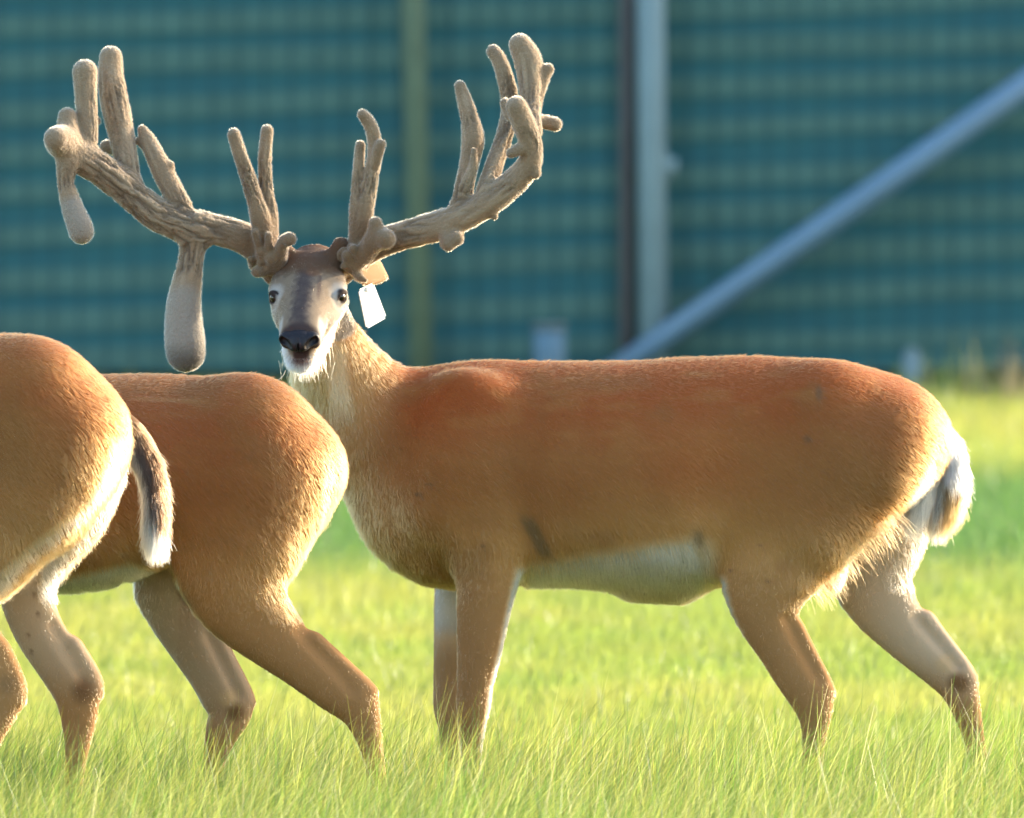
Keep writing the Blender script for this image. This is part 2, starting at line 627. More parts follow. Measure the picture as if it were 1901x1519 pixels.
def build_fence():
    M_CLOTH, n, l, b = new_mat("shade_cloth")
    tc = n.new("ShaderNodeTexCoord")
    t = n.new("ShaderNodeTexNoise")
    t.inputs["Scale"].default_value = 2.2
    t.inputs["Detail"].default_value = 5
    mp = n.new("ShaderNodeMapping")
    mp.inputs["Scale"].default_value = (1.0, 1.0, 2.2)
    l.new(tc.outputs["Object"], mp.inputs["Vector"])
    l.new(mp.outputs[0], t.inputs["Vector"])
    cr = n.new("ShaderNodeValToRGB")
    cr.color_ramp.elements[0].position = 0.3
    cr.color_ramp.elements[0].color = (0.036, 0.118, 0.134, 1)
    cr.color_ramp.elements[1].position = 0.7
    cr.color_ramp.elements[1].color = (0.042, 0.134, 0.138, 1)
    l.new(t.outputs["Fac"], cr.inputs[0])
    l.new(cr.outputs[0], b.inputs["Base Color"])
    b.inputs["Roughness"].default_value = 0.9
    b.inputs["Specular IOR Level"].default_value = 0.1
    M_STRIP = plain_mat("faded_green_tape", (0.080, 0.158, 0.136), 0.8, 0.2, 0, 0.3, 3)
    M_WIRE = plain_mat("fence_wire", (0.016, 0.070, 0.078), 0.6, 0.3)

    root = bpy.data.objects.new("windbreak_fence", None)
    scene.collection.objects.link(root)
    root.location = (0, FENCE_Y, 0)
    tag(root, "tall teal windbreak fence with pale green horizontal strips behind the deer", "fence")
    H = 2.1
    # cloth: gently billowing sheet with thickness
    nx, nz = 90, 12
    xs = np.linspace(-7, 7, nx)
    zs = np.linspace(0.02, H, nz)
    X, Z = np.meshgrid(xs, zs, indexing='ij')
    P = np.stack([X.ravel(), np.zeros(X.size), Z.ravel()], 1)
    Yo = 0.05 + 0.006 * (fbm(P * 1.3, 5) - 0.5)
    Vf = np.stack([X.ravel(), Yo, Z.ravel()], 1)
    Vb = Vf + np.array([0, 0.003, 0])
    i = (np.arange(nx - 1)[:, None] * nz + np.arange(nz - 1)[None, :]).ravel()
    F = np.stack([i, i + nz, i + nz + 1, i + 1], 1)
    nn = len(Vf)
    link("shade_cloth", mesh_data("shade_cloth", np.vstack([Vf, Vb]), np.vstack([F, F[:, ::-1] + nn])), M_CLOTH, root)
    # strips: slightly rising to the right, uneven
    slope = 0.032
    zpos = np.arange(-0.15, H - 0.05, 0.178)
    for k, z0 in enumerate(zpos):
        m = 40
        xs = np.linspace(-7, 7, m)
        ph = k * 1.7
        zc = z0 + slope * xs + 0.012 * np.sin(xs * 0.9 + ph) + 0.006 * np.sin(xs * 2.3 + ph * 2)
        wd = 0.045 + 0.003 * np.sin(xs * 0.7 + ph * 3) + 0.002 * np.sin(k * 5.1)
        zc = np.clip(zc, 0.06, H - 0.05)
        V = []
        for j in range(m):
            for (dy, dz) in ((0.0, -wd[j]), (0.0, wd[j]), (0.006, wd[j]), (0.006, -wd[j])):
                V.append((xs[j], 0.0395 + dy, zc[j] + dz))
        F = []
        for j in range(m - 1):
            for c in range(4):
                a, b2 = j * 4 + c, j * 4 + (c + 1) % 4
                F.append((a, a + 4, b2 + 4, b2))
        link("strip", solid_mesh("strip", [(V, F)]), M_STRIP, root)
    # upright wires
    wm = solid_mesh("wire", [bar((0, 0, 0.02), (0, 0, H), 0.0055, 6)])
    wm.materials.append(M_WIRE)
    for x in np.arange(-6.2, 6.21, 0.112):
        o = link("wire", wm, None, root)
        o.location = (x, 0.012, 0)

    def post(name, px, d, r, mat, label, top=2.2, tilt=0.0):
        p = at(px, 400, d)
        o = link(name, solid_mesh(name, [bar((tilt * 0.5, 0, -0.3), (-tilt, 0, top), r, 18)], True), mat)
        o.location = (p[0], d, 0)
        return tag(o, label, "post")
    post("fence_post", 778, FENCE_Y - 0.10, 0.050, plain_mat("mossy_wood", (0.105, 0.14, 0.085), 0.85, 0.2, 0, 0.25, 9, 0.3),
         "yellowish green upright fence post behind the antlers", tilt=0.035)
    post("fence_post", 1163, FENCE_Y - 0.04, 0.031, plain_mat("rusty_brown", (0.085, 0.076, 0.074), 0.8, 0.3, 0, 0.35, 7, 0.2),
         "thin dull brown fence post just left of the pale grey post")
    s = bpy.data.objects.new("gate_post", None)
    scene.collection.objects.link(s)
    d = FENCE_Y - 0.12
    p = at(1211, 400, d)
    s.location = (p[0], d, 0)
    tag(s, "thick pale grey post with a small bracket on its right side", "post")
    M_GALV = plain_mat("galvanised_steel", (0.165, 0.23, 0.235), 0.55, 0.4, 0.0, 0.2, 6)
    link("pole", solid_mesh("pole", [bar((0.012, 0, -0.3), (-0.012, 0, 2.2), 0.060, 20)], True), M_GALV, s)
    zb = at(1211, 310, d)[2]
    link("bracket", solid_mesh("bracket", [bar((0.04, 0, zb), (0.105, 0, zb), 0.038, 14), bar((0.055, -0.02, zb - 0.06), (0.055, -0.02, zb + 0.06), 0.016, 10)], True), M_GALV, s)
    # long sloping pipe
    d = FENCE_Y - 0.22
    a = at(1130, 700, d)
    b2 = at(2050, 55, d)
    br = bpy.data.objects.new("brace_pipe", None)
    scene.collection.objects.link(br)
    br.location = tuple(a)
    tag(br, "long pale blue brace pipe sloping up to the right", "pipe")
    M_PIPE = plain_mat("painted_blue_pipe", (0.115, 0.195, 0.27), 0.4, 0.5, 0.0, 0.12, 4)
    dirv = Vector(b2 - a)
    low = dirv * (-(a[2] + 0.1) / dirv.z) if dirv.z else Vector((0, 0, 0))
    link("pipe", solid_mesh("pipe", [bar(tuple(low), tuple(dirv), 0.054, 20)], True), M_PIPE, br)
    # pale drum at the foot of the fence, seen over the buck's back
    c = at(1020, 640, FENCE_Y - 0.45)
    dr = bpy.data.objects.new("plastic_drum", None)
    scene.collection.objects.link(dr)
    dr.location = (c[0], FENCE_Y - 0.45, 0)
    tag(dr, "pale blue drum at the fence foot, showing just above the buck's back", "drum")
    top = at(1020, 600, FENCE_Y - 0.45)[2]
    M_DRUM = plain_mat("faded_blue_plastic", (0.10, 0.17, 0.22), 0.6, 0.3, 0, 0.15, 7)
    link("tub", solid_mesh("tub", [bar((0, 0, 0), (0, 0, top - 0.03), 0.068, 20)], True), M_DRUM, dr)
    link("lid", solid_mesh("lid", [bar((0, 0, top - 0.028), (0, 0, top), 0.073, 20)], True), plain_mat("grey_lid", (0.12, 0.15, 0.145), 0.7), dr)
    c = at(1693, 690, FENCE_Y - 0.3)
    top = at(1693, 655, FENCE_Y - 0.3)[2]
    o = link("marker_stake", solid_mesh("marker_stake", [bar((0, 0, -0.1), (0, 0, top), 0.040, 14), bar((0, 0, top + .001), (0, 0, top + 0.02), 0.028, 14)], True),
             plain_mat("pale_stake", (0.15, 0.21, 0.22), 0.6), None, (c[0], FENCE_Y - 0.3, 0))
    tag(o, "short pale stake at the fence foot above the buck's rump", "stake")
    # tall weeds by the fence on the right
    for k, (px, hh, lab) in enumerate(((1775, 0.31, "tall thin weeds in front of the fence right of the pale stake"),
                                        (1885, 0.30, "tall weeds with a pinkish tinge in front of the fence, far right"))):
        n = 110
        c = at(px, 700, FENCE_Y - 2.4)
        x = rng.normal(0, 0.10, n)
        y = rng.normal(0, 0.10, n)
        h = hh * rng.beta(2, 2.2, n) * 1.25
        lean = np.stack([rng.normal(0.0, 0.14, n), rng.normal(0, 0.14, n)], 1)
        col = np.repeat(np.array([[0.13, 0.18, 0.05]]) if k == 0 else np.array([[0.17, 0.15, 0.085]]), n, 0) * rng.uniform(.7, 1.2, n)[:, None]
        V, F, C = blades(n, x, y, h, rng.uniform(0.006, 0.013, n), lean, col, 4)
        o = link("weed_clump", mesh_data("weed_clump", V, F, C), M_GRASS, None, (c[0], FENCE_Y - 2.4, 0))
        tag(o, lab, "weeds", "weed clumps along the fence")


build_fence()


# ------------------------------------------------------------------ deer
def leg_nodes(pts, d, yo, depth=0.78, tilt=0.0):
    """pts: (px, py, half width px[, depth factor]) -> tube nodes; a across the body, b in the side view"""
    out = []
    for i, p in enumerate(pts):
        P = at(p[0], p[1], d + yo)
        s = (d + yo) / FPX
        b = p[2] * s
        f = p[3] if len(p) > 3 else depth
        out.append((P[0], P[1], max(P[2], 0.0), b * f, b))
    return out


def torso_nodes(pts, d, yo=0.0):
    out = []
    for (x, t, b, w) in pts:
        A, B = at(x, t, d + yo), at(x, b, d + yo)
        out.append((A[0], d + yo, (A[2] + B[2]) / 2, w, (A[2] - B[2]) / 2))
    return out


RUST = (0.192, 0.058, 0.018)
BROWN = (0.205, 0.096, 0.037)
TAN = (0.345, 0.208, 0.090)
SAND = (0.34, 0.225, 0.115)
WHITE = (0.62, 0.58, 0.51)
GREYT = (0.40, 0.30, 0.21)
DARK = (0.045, 0.030, 0.024)


def coat_base(P, N, d, yc, top_line, belly_line):
    """rusty back, tan flank, pale belly, pale inner legs; top and belly lines are (x, y) tables"""
    x, y = coat_xy(P)
    n1 = fbm(P * 9, 21)
    n2 = fbm(P * np.array([14, 30, 40]), 22)
    top = np.interp(x, *zip(*top_line))
    bel = np.interp(x, *zip(*belly_line))
    t = (y - top) / np.maximum(bel - top, 50)
    t = t + 0.22 * (n1 - 0.5)
    c = np.repeat(np.array([RUST]), len(P), 0)
    c = mixc(c, BROWN, sstep(0.16, 0.5, t))
    c = mixc(c, TAN, sstep(0.5, 0.98, t) * 0.85)
    c = mixc(c, (0.145, 0.078, 0.033), sstep(0.55, 0.72, n1) * 0.45)
    c = mixc(c, (0.235, 0.128, 0.050), sstep(0.52, 0.74, n2) * 0.28)
    return c, x, y, t, n1, n2


def finish_deer(name, V, Q, C, length, comb, nstr, label, jit=0.18, lift=0.32, weight=None, rad=0.00034, group="deer standing in the grass"):
    C = np.minimum(C * (COAT + (1 - COAT) * sstep(.28, .45, C.mean(1))[:, None]), 0.62)
    body = link(name, mesh_data(name, V, Q, C * 0.8), M_SKIN)
    N = normals(V, Q)
    P, f, W = scatter(V, Q, nstr, weight)
    n = (N[Q[f]] * W[:, :, None]).sum(1)
    cl = (C[Q[f]] * W[:, :, None]).sum(1)
    ln = (length[Q[f]] * W).sum(1)
    cb = (comb[Q[f]] * W[:, :, None]).sum(1)
    cb = cb - n * (cb * n).sum(1)[:, None]
    cb /= np.maximum(np.linalg.norm(cb, axis=1), 1e-6)[:, None]
    # tousled locks
    k1 = np.stack([fbm(P * 45, 31), fbm(P * 45, 41), fbm(P * 45, 51)], 1) - 0.5
    dr = n * (lift * np.clip(ln / .0135, .45, 1.15))[:, None] + cb * 0.95 + k1 * 0.22
    v = rng.normal(1, 0.13, nstr) * (0.88 + 0.26 * fbm(P * 60, 61))
    hair("fur", P - n * 0.002, dr, ln * rng.uniform(0.7, 1.2, nstr), cl * v[:, None], M_FUR, body, rad=rad, jit=jit)
    tag(body, label, "deer", group)
    return body


def tail_part(body, d, nodes, colf, nstr, ln, combf, res=0.004, wdir=(0, 1, 0)):
    Nn = np.array(nodes)
    S_ = Solid(Nn[:, :3].min(0) - 0.07, Nn[:, :3].max(0) + 0.07, res)
    S_.tube(nodes, wdir, 0.01)
    V, Q = S_.surface()
    C = colf(V)
    t = link("tail", mesh_data("tail", V, Q, C * 0.8), M_SKIN, body)
    N = normals(V, Q)
    P, f, W = scatter(V, Q, nstr)
    n = (N[Q[f]] * W[:, :, None]).sum(1)
    cl = colf(P)
    cb = combf(P)
    lk = np.stack([fbm(P * 60, 71), fbm(P * 60, 72), fbm(P * 60, 73)], 1) - .5
    hair("fur", P - n * 0.002, n * 0.22 + cb + lk * 0.7, ln(P) * rng.uniform(.6, 1.2, nstr), cl * rng.uniform(.8, 1.15, nstr)[:, None], M_FUR, t, rad=0.00042, jit=0.13)
    return t


def hoof_shape(S_, P, fwd=-1):
    for s in (-1, 1):
        S_.tube([(P[0], P[1] + s * 0.013, 0.055, 0.013, 0.018), (P[0] + fwd * 0.02, P[1] + s * 0.014, 0.012, 0.014, 0.022),
                 (P[0] + fwd * 0.05, P[1] + s * 0.010, 0.008, 0.008, 0.008)], (0, 1, 0), 0.006)


# ---------------------------------------------------------------- the buck
D1 = 25.0
HEAD_D = 24.86
E0 = at(571, 550, HEAD_D)
HF = np.array([-0.082, -0.88, -0.47]); HF /= np.linalg.norm(HF)
HL = np.array([1, -0.093, 0.012]); HL -= HF * HL.dot(HF); HL /= np.linalg.norm(HL)
HU = np.cross(HF, HL)
if HU[2] < 0:
    HU = -HU


def hd(f, l, u):
    return E0 + HF * f + HL * l + HU * u


def build_buck():
    S_ = Solid((-0.62, D1 - 0.36, -0.006), (0.98, D1 + 0.30, 1.18), 0.0042)
    torso = [(800, 682, 1040, .11), (835, 676, 1078, .16), (900, 669, 1083, .18), (980, 671, 1085, .192),
             (1080, 671, 1086, .207), (1180, 670, 1097, .212), (1260, 665, 1100, .208), (1330, 662, 1078, .198), (1400, 661, 1045, .188),
             (1480, 667, 1015, .183), (1560, 677, 990, .18), (1600, 685, 970, .178), (1640, 698, 945, .170), (1672, 722, 905, .152)]
    S_.tube(torso_nodes(torso, D1), (0, 1, 0), 0.03)
    # neck
    nk = [(592, 590, .058, .056, 24.93), (606, 640, .066, .068, 24.94), (632, 700, .078, .088, 24.95), (680, 775, .095, .112, 24.97),
          (738, 850, .112, .116, 25.0), (792, 920, .12, .12, 25.0)]
    S_.tube([(*at(p[0], p[1], p[4]), p[2], p[3]) for p in nk], (0, 1, 0), 0.05)
    # brisket
    S_.tube([(*at(752, 955, D1), .055, .055), (*at(795, 1022, D1), .065, .050), (*at(850, 1040, D1), .07, .045)], (0, 1, 0), 0.04)
    for s in (-1, 1):
        # shoulder blade, point of shoulder, upper arm
        S_.tube([(*at(880, 740, D1 + s * .115), .045, .07), (*at(835, 860, D1 + s * .140), .05, .08), (*at(812, 930, D1 + s * .132), .045, .055)], (0, 1, 0), 0.05)
        S_.tube([(*at(820, 930, D1 + s * .115), .045, .065), (*at(900, 985, D1 + s * .115), .05, .07)], (0, 1, 0), 0.04)
        S_.tube([(*at(985, 745, D1 + s * .262), .05, .03), (*at(960, 880, D1 + s * .262), .05, .028), (*at(985, 1010, D1 + s * .240), .045, .022)], (0, 1, 0), .05, cut=True)   # furrow behind the shoulder
        S_.tube([(*at(765, 720, D1 + s * .222), .045, .022), (*at(735, 860, D1 + s * .212), .045, .020)], (0, 1, 0), .05, cut=True)                                             # neck and shoulder
        S_.tube([(*at(1385, 800, D1 + s * .255), .05, .05), (*at(1330, 930, D1 + s * .262), .05, .04)], (0, 1, 0), .06, cut=True)                                              # flank hollow
        # haunch
        S_.tube([(*at(1530, 775, D1 + s * .075), .095, .105), (*at(1545, 880, D1 + s * .095), .085, .115), (*at(1490, 960, D1 + s * .11), .075, .105)], (0, 1, 0), 0.05)
        S_.tube([(*at(1650, 795, D1 + s * .092), .058, .066), (*at(1638, 880, D1 + s * .105), .055, .06)], (0, 1, 0), 0.04)
    # ribs swelling
    # legs
    near_front = [(905, 960, 72, .75), (908, 1030, 66, .75), (903, 1090, 56, .75), (898, 1130, 51, .72), (891, 1200, 43, .72), (882, 1270, 34, .78), (879, 1310, 32, .8),
                  (877, 1350, 25, .8), (876, 1400, 19, .85), (874, 1500, 17, .9), (872, 1545, 19, .9), (864, 1585, 17, .9)]
    S_.tube(leg_nodes(near_front, D1, -.115), (0, 1, 0), 0.025)
    far_front = [(880, 960, 70, .75), (870, 1030, 56, .75), (852, 1100, 46, .72), (843, 1200, 38, .75), (838, 1280, 34, .78), (836, 1320, 31, .8), (838, 1370, 22, .8),
                 (838, 1500, 17, .9), (836, 1548, 19, .9), (828, 1585, 17, .9)]
    S_.tube(leg_nodes(far_front, D1, .115), (0, 1, 0), 0.025)
    near_hind = [(1490, 930, 125, .42), (1450, 1010, 108, .48), (1426, 1065, 92, .55), (1420, 1110, 74, .58), (1428, 1155, 56, .62), (1449, 1200, 45, .65), (1474, 1245, 42, .66), (1500, 1283, 42, .66),
                 (1512, 1315, 36, .7), (1512, 1360, 24, .75), (1506, 1440, 19, .85), (1496, 1535, 20, .9), (1482, 1585, 17, .9)]
    S_.tube(leg_nodes(near_hind, D1, -.115), (0, 1, 0), 0.03)
    far_hind = [(1640, 900, 85, .6), (1640, 975, 84, .55), (1614, 1050, 80, .55), (1632, 1110, 66, .58), (1672, 1165, 52, .62), (1715, 1210, 43, .65), (1752, 1242, 41, .66), (1776, 1268, 38, .66),
                (1792, 1310, 29, .7), (1808, 1370, 20, .8), (1822, 1450, 17, .9), (1836, 1540, 19, .9), (1830, 1588, 17, .9)]
    S_.tube(leg_nodes(far_hind, D1, .115), (0, 1, 0), 0.03)
    # hocks' points
    for pts_, yo in (([(1478, 1168, .016), (1520, 1245, .0125), (1537, 1284, .012)], -.115), ([(1722, 1150, .016), (1778, 1224, .0125), (1800, 1260, .012)], .115)):
        S_.tube([(*at(a, b, D1 + yo), r, r) for a, b, r in pts_], (0, 1, 0), 0.014)
    for (a, b, yo) in (((1462, 1150), (1518, 1258), -.150), ((1702, 1148), (1778, 1238), .082)):
        S_.tube([(*at(a[0], a[1], D1 + yo), .010, .006), (*at(b[0], b[1], D1 + yo), .010, .005)], (0, 1, 0), .016, cut=True)
    # sheath and scrotum
    S_.tube([(*at(1180, 1085, D1), .035, .028), (*at(1260, 1088, D1), .04, .03)], (0, 1, 0), 0.04)
    S_.tube([(*at(1545, 1030, D1), .035, .03), (*at(1540, 1068, D1), .036, .027)], (0, 1, 0), 0.02)
    # head
    up = [(-.125, -.005, .050, .040), (-.06, 0, .064, .049), (-.01, -.002, .062, .047), (.04, -.004, .053, .044), (.08, -.003, .045, .039),
          (.12, -.002, .042, .033), (.138, 0, .038, .026), (.146, 0, .031, .018)]
    S_.tube([(*hd(f, 0, u), a, b) for f, u, a, b in up], HL, 0.02)
    lo = [(-.07, -.045, .050, .036), (0, -.052, .050, .034), (.07, -.052, .040, .029), (.115, -.051, .033, .024), (.146, -.051, .026, .017)]
    S_.tube([(*hd(f, 0, u), a, b) for f, u, a, b in lo], HL, 0.018)
    for s in (-1, 1):
        S_.tube([(*hd(-.035, s * .054, .016), .014, .011), (*hd(-.01, s * .056, .014), .013, .009), (*hd(.015, s * .050, .006), .011, .008)], HL, 0.014)   # brow
        S_.tube([(*hd(-.03, s * .056, -.026), .014, .014), (*hd(.02, s * .050, -.022), .014, .013), (*hd(.06, s * .040, -.02), .012, .011)], HL, 0.02)  # cheek bone
        S_.tube([(*hd(-.006, s * .046, .004), .018, .017)], HL, 0.02)
        S_.tube([(*hd(.142, s * .022, -.018), .015, .013)], HL, 0.012)
        S_.tube([(*hd(-.09, s * .045, .030), .018, .018), (*hd(-.10, s * .056, .05), .017, .017)], HL, 0.02)  # antler pedicle
    # eyes sit where the face surface meets the line of sight of each eye
    eyes = []
    for (ex, ey) in ((507, 554), (635, 552)):
        for dd in np.arange(24.70, 25.0, .001):
            p = at(ex, ey, dd)
            ii = np.round((p - S_.lo) / S_.res).astype(int)
            if S_.D[tuple(ii)] < 0:
                break
        side_ = -1 if ex < 571 else 1
        out = HF * .50 + HL * side_ * .80 + HU * .18
        out /= np.linalg.norm(out)
        eyes.append((p, out))
        S_.tube([(*(p + out * .004), .0125, .0115)], HL, 0.006, cut=True)
        a1 = np.cross(out, HU); a1 /= np.linalg.norm(a1); a2 = np.cross(a1, out)
        if a2 @ HU < 0: a2 = -a2
        ring = []
        for q in np.linspace(0, math.tau, 13):
            ring.append((*(p + out * (.0015 - .004 * math.cos(q) ** 2) + a1 * .0138 * math.cos(q) + a2 * .0095 * math.sin(q)), .0042 + .0012 * max(0, math.sin(q)), .0042 + .0012 * max(0, math.sin(q))))
        S_.tube(ring, out, 0.005, 2)
    # mouth slit
    S_.tube([(*hd(.185, 0, -.033), .020, .006), (*hd(.135, 0, -.031), .034, .003)], HL, 0.004, cut=True)
    # ears
    e0 = hd(-.105, .066, .022)
    e1 = at(717, 515, 25.02)
    Ed = (e1 - e0)
    En = np.array([0.55, -1, 0.1])
    wd = np.cross(Ed, En)
    S_.tube([(*e0, .022, .018), (*(e0 + Ed * .3), .033, .009), (*(e0 + Ed * .6), .034, .007), (*(e0 + Ed * .85), .019, .006), (*(e0 + Ed), .006, .005)], wd, 0.014)
    e0b = hd(-.105, -.066, .022)
    Edb = np.array([-.035, .10, .05])
    S_.tube([(*e0b, .022, .018), (*(e0b + Edb * .3), .036, .009), (*(e0b + Edb * .6), .038, .007), (*(e0b + Edb * .85), .022, .006), (*(e0b + Edb), .006, .005)], (0.2, -.3, 1), 0.014)
    V, Q = S_.surface()
    N = normals(V, Q)

    tl = [(500, 560), (640, 610), (700, 660), (790, 676), (900, 667), (1340, 660), (1560, 675), (1660, 702), (1760, 735)]
    bl = [(500, 900), (640, 900), (750, 1060), (960, 1080), (1310, 1050), (1500, 1080), (1700, 1120)]
    C, x, y, t, n1, n2 = coat_base(V, N, D1, D1, tl, bl)
    side = (V[:, 1] - D1)
    # redder shoulder and flank, greyer haunch
    C = mixc(C, (0.215, 0.060, 0.017), sstep(90, 0, np.hypot((x - 800) * .6, (y - 770) * .8)) * 0.22)
    C = mixc(C, (0.22, 0.075, 0.025), sstep(120, 10, np.hypot((x - 1290) * .7, y - 860)) * 0.5)
    C = mixc(C, (0.155, 0.092, 0.042), sstep(1380, 1600, x) * sstep(690, 800, y) * 0.45)
    # neck front
    nkm = sstep(760, 640, x + 0.35 * (y - 760))
    C = mixc(C, SAND, nkm * sstep(560, 660, y) * 0.75)
    # belly white with a soft irregular edge
    edge = np.interp(x, [930, 985, 1100, 1290, 1330], [1100, 1058, 1030, 1000, 1010]) + 34 * (n1 - .5)
    bm = sstep(-22, 24, y - edge) * sstep(950, 985, x) * sstep(1345, 1290, x) * (np.abs(side) < .21)
    C = mixc(C, WHITE, bm * 0.92)
    # legs
    legm = sstep(990, 1180, y)
    hind = x > 1200
    C = np.where((legm * 1)[:, None] > 0, mixc(C, (0.235, 0.140, 0.074), legm * 0.8), C)
    inner = np.clip(-N[:, 1] * np.sign(side), -1, 1)
    ins = sstep(0.05, 0.6, inner) * sstep(930, 1010, y)
    C = mixc(C, (0.36, 0.335, 0.32), ins * hind * 0.75 * sstep(1330, 1200, y))
    C = mixc(C, WHITE, ins * (~hind) * 0.92 * sstep(1250, 1130, y))
    C = mixc(C, (0.25, 0.18, 0.12), ins * (~hind) * 0.7 * sstep(1130, 1250, y))
    # white seams: front edge of the hind legs, back edge of the front legs
    lead = np.clip(-N[:, 0], 0, 1)
    C = mixc(C, WHITE, sstep(.60, .92, lead) * (hind) * sstep(990, 1030, y) * sstep(1230, 1120, y) * (np.abs(side) < .19) * 0.8)
    trail = np.clip(N[:, 0], 0, 1)
    C = mixc(C, WHITE, sstep(.55, .9, trail) * (~hind) * sstep(1010, 1050, y) * (x > 790) * 0.85)
    C = mixc(C, WHITE, sstep(.45, .8, trail) * hind * (side < 0) * sstep(960, 1000, y) * sstep(1180, 1060, y) * 0.5)
    # rump patch round the tail
    rp = np.hypot((x - 1700) * 1.3, (y - 880) * .42)
    C = mixc(C, (0.33, 0.26, 0.20), sstep(48, 26, rp + 14 * (n1 - .5)) * (V[:, 0] > 0) * (np.abs(side) < .13) * sstep(775, 825, y))
    sl = np.abs((x - 1700) * 0.72 + (y - 860) * 0.30) ** 1
    C = mixc(C, (0.33, 0.17, 0.13), sstep(13, 5, sl) * sstep(835, 860, y) * sstep(960, 930, y) * (np.abs(side) < .07) * 0.75)
    # hock gland tufts (inner side of hock)
    g = np.hypot(x - 1780, (y - 1268) * 1.1)
    C = mixc(C, (0.10, 0.055, 0.025), sstep(30, 8, g) * (side > 0) * 0.9)
    g = np.hypot(x - 1755, (y - 1232) * 1.0)
    C = mixc(C, (0.36, 0.28, 0.19), sstep(26, 8, g) * (side > 0) * 0.6)
    # greyish elbow fold hair, shade of the flank fold painted in, a few nicks on the shoulder
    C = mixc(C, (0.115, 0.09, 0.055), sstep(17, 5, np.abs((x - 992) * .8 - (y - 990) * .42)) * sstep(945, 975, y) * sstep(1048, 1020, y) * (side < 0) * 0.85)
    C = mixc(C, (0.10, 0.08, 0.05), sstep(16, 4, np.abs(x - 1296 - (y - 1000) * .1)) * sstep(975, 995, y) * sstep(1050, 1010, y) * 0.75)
    for (ax, ay, aa, bb) in ((797, 900, 9, 3), (777, 918, 9, 4), (897, 1014, 5, 4), (1412, 1013, 6, 3), (1356, 1060, 5, 3), (1426, 1080, 6, 4), (1498, 815, 8, 8), (1520, 730, 6, 16), (1760, 1180, 4, 4)):
        C = mixc(C, (0.10, 0.065, 0.05), sstep(1.3, .5, np.hypot((x - ax) / aa, (y - ay) / bb)) * (side < 0) * 0.7)
    # throat: olive-tinged pale hair, white strip
    thr = sstep(60, 30, np.abs(x - (585 + (y - 690) * .35))) * sstep(670, 700, y) * sstep(800, 740, y) * (V[:, 1] < 24.95)
    C = mixc(C, (0.24, 0.20, 0.095), thr * 0.85)
    thw = sstep(28, 10, np.abs(x - (625 + (y - 690) * .1))) * sstep(620, 660, y) * sstep(790, 740, y)
    C = mixc(C, (0.46, 0.38, 0.26), thw * 0.8)
    # head, in its own frame
    R = V - E0
    f = R @ HF; l = R @ HL; u = R @ HU
    hm = (f > -.16) & (np.abs(l) < .09) & (u > -.085) & (u < .12) & (np.abs(V[:, 0] - E0[0]) < .11) & (V[:, 2] > at(570, 692, HEAD_D)[2])
    hmf = hm * sstep(-.16, -.11, f)
    hn = fbm(V * np.array([150, 150, 90]), 91)
    hn2 = fbm(V * 60, 92)
    H = np.repeat(np.array([(0.20, 0.155, 0.115)]), len(V), 0)
    H = mixc(H, (0.30, 0.262, 0.222), sstep(.02, .045, np.abs(l)) * sstep(.05, .0, np.abs(u + .02)) * 0.8)          # pale cheeks
    H = mixc(H, (0.062, 0.046, 0.047), sstep(.027, .006, np.abs(l + 0.002) + .016 * (hn - .5)) * sstep(.0, .02, u) * sstep(-.04, -.01, f) * (.78 + .22 * hn2))   # dark nose bridge coat, deepened with painted shade
    H = mixc(H, (0.085, 0.058, 0.042), sstep(-.004, -.042, f + .03 * (hn - .5) + .02 * (hn2 - .5)) * sstep(.010, .030, u) * 0.88)                          # dark crown
    H = mixc(H, (0.17, 0.085, 0.05), sstep(.018, .008, np.hypot(f + .012, l - .012)) * sstep(.02, .03, u) * 0.8)
    er = np.minimum(np.linalg.norm(V - eyes[0][0], axis=1), np.linalg.norm(V - eyes[1][0], axis=1))
    eu = np.where(l < 0, (V - eyes[0][0]) @ HU, (V - eyes[1][0]) @ HU)
    H = mixc(H, (0.36, 0.335, 0.31), sstep(.036, .020, er + .010 * (hn - .5)) * sstep(.02, .034, np.abs(l)) * 0.9)                        # pale eye ring
    H = mixc(H, (0.030, 0.020, 0.018), sstep(.0160, .0130, er + np.where(eu < 0, .0025, -.001)))                         # lids
    stripe = sstep(.0045, .002, np.abs(l - .026 - .03 * (f - .02))) * sstep(-.01, .0, f) * sstep(.075, .05, f) * (u > .0)
    H = mixc(H, (0.10, 0.07, 0.06), stripe * 0.8)
    H = mixc(H, (0.47, 0.45, 0.41), sstep(-.038, -.046, u) * sstep(.03, .08, f))                                     # white chin
    H = mixc(H, (0.47, 0.45, 0.41), sstep(.10, .125, f) * sstep(.030, .036, np.abs(l)) * 0.8)
    H = mixc(H, (0.050, 0.035, 0.035), sstep(.140, .152, f) * sstep(-.028, -.022, u) * sstep(.040, .034, np.abs(l)))      # muzzle round the nose
    H = mixc(H, (0.050, 0.026, 0.022), sstep(.118, .13, f) * sstep(-.026, -.030, u) * sstep(-.046, -.041, u) * sstep(.018, .012, np.abs(l)))
    H = H * (0.82 + 0.36 * hn[:, None]) / COAT ** 0.75
    C = np.where((hmf > 0)[:, None], C * (1 - hmf[:, None]) + H * hmf[:, None], C)
    cr_ = (x > 515) & (x < 650) & (y < 512) & (V[:, 2] > 1.0)
    C = mixc(C, (0.075, 0.046, 0.032), cr_ * sstep(516, 494, y + 14 * (hn - .5)) * .85)
    # ears
    ear = (x > 668) & (x < 745) & (y < 545) & (V[:, 2] > 1.0)
    C = np.where(ear[:, None], np.where((N[:, 1] < 0)[:, None], np.array([[0.30, 0.225, 0.175]]), np.array([[0.16, 0.10, 0.06]])), C)
    # hooves
    C = mixc(C, DARK, sstep(.065, .05, V[:, 2]))

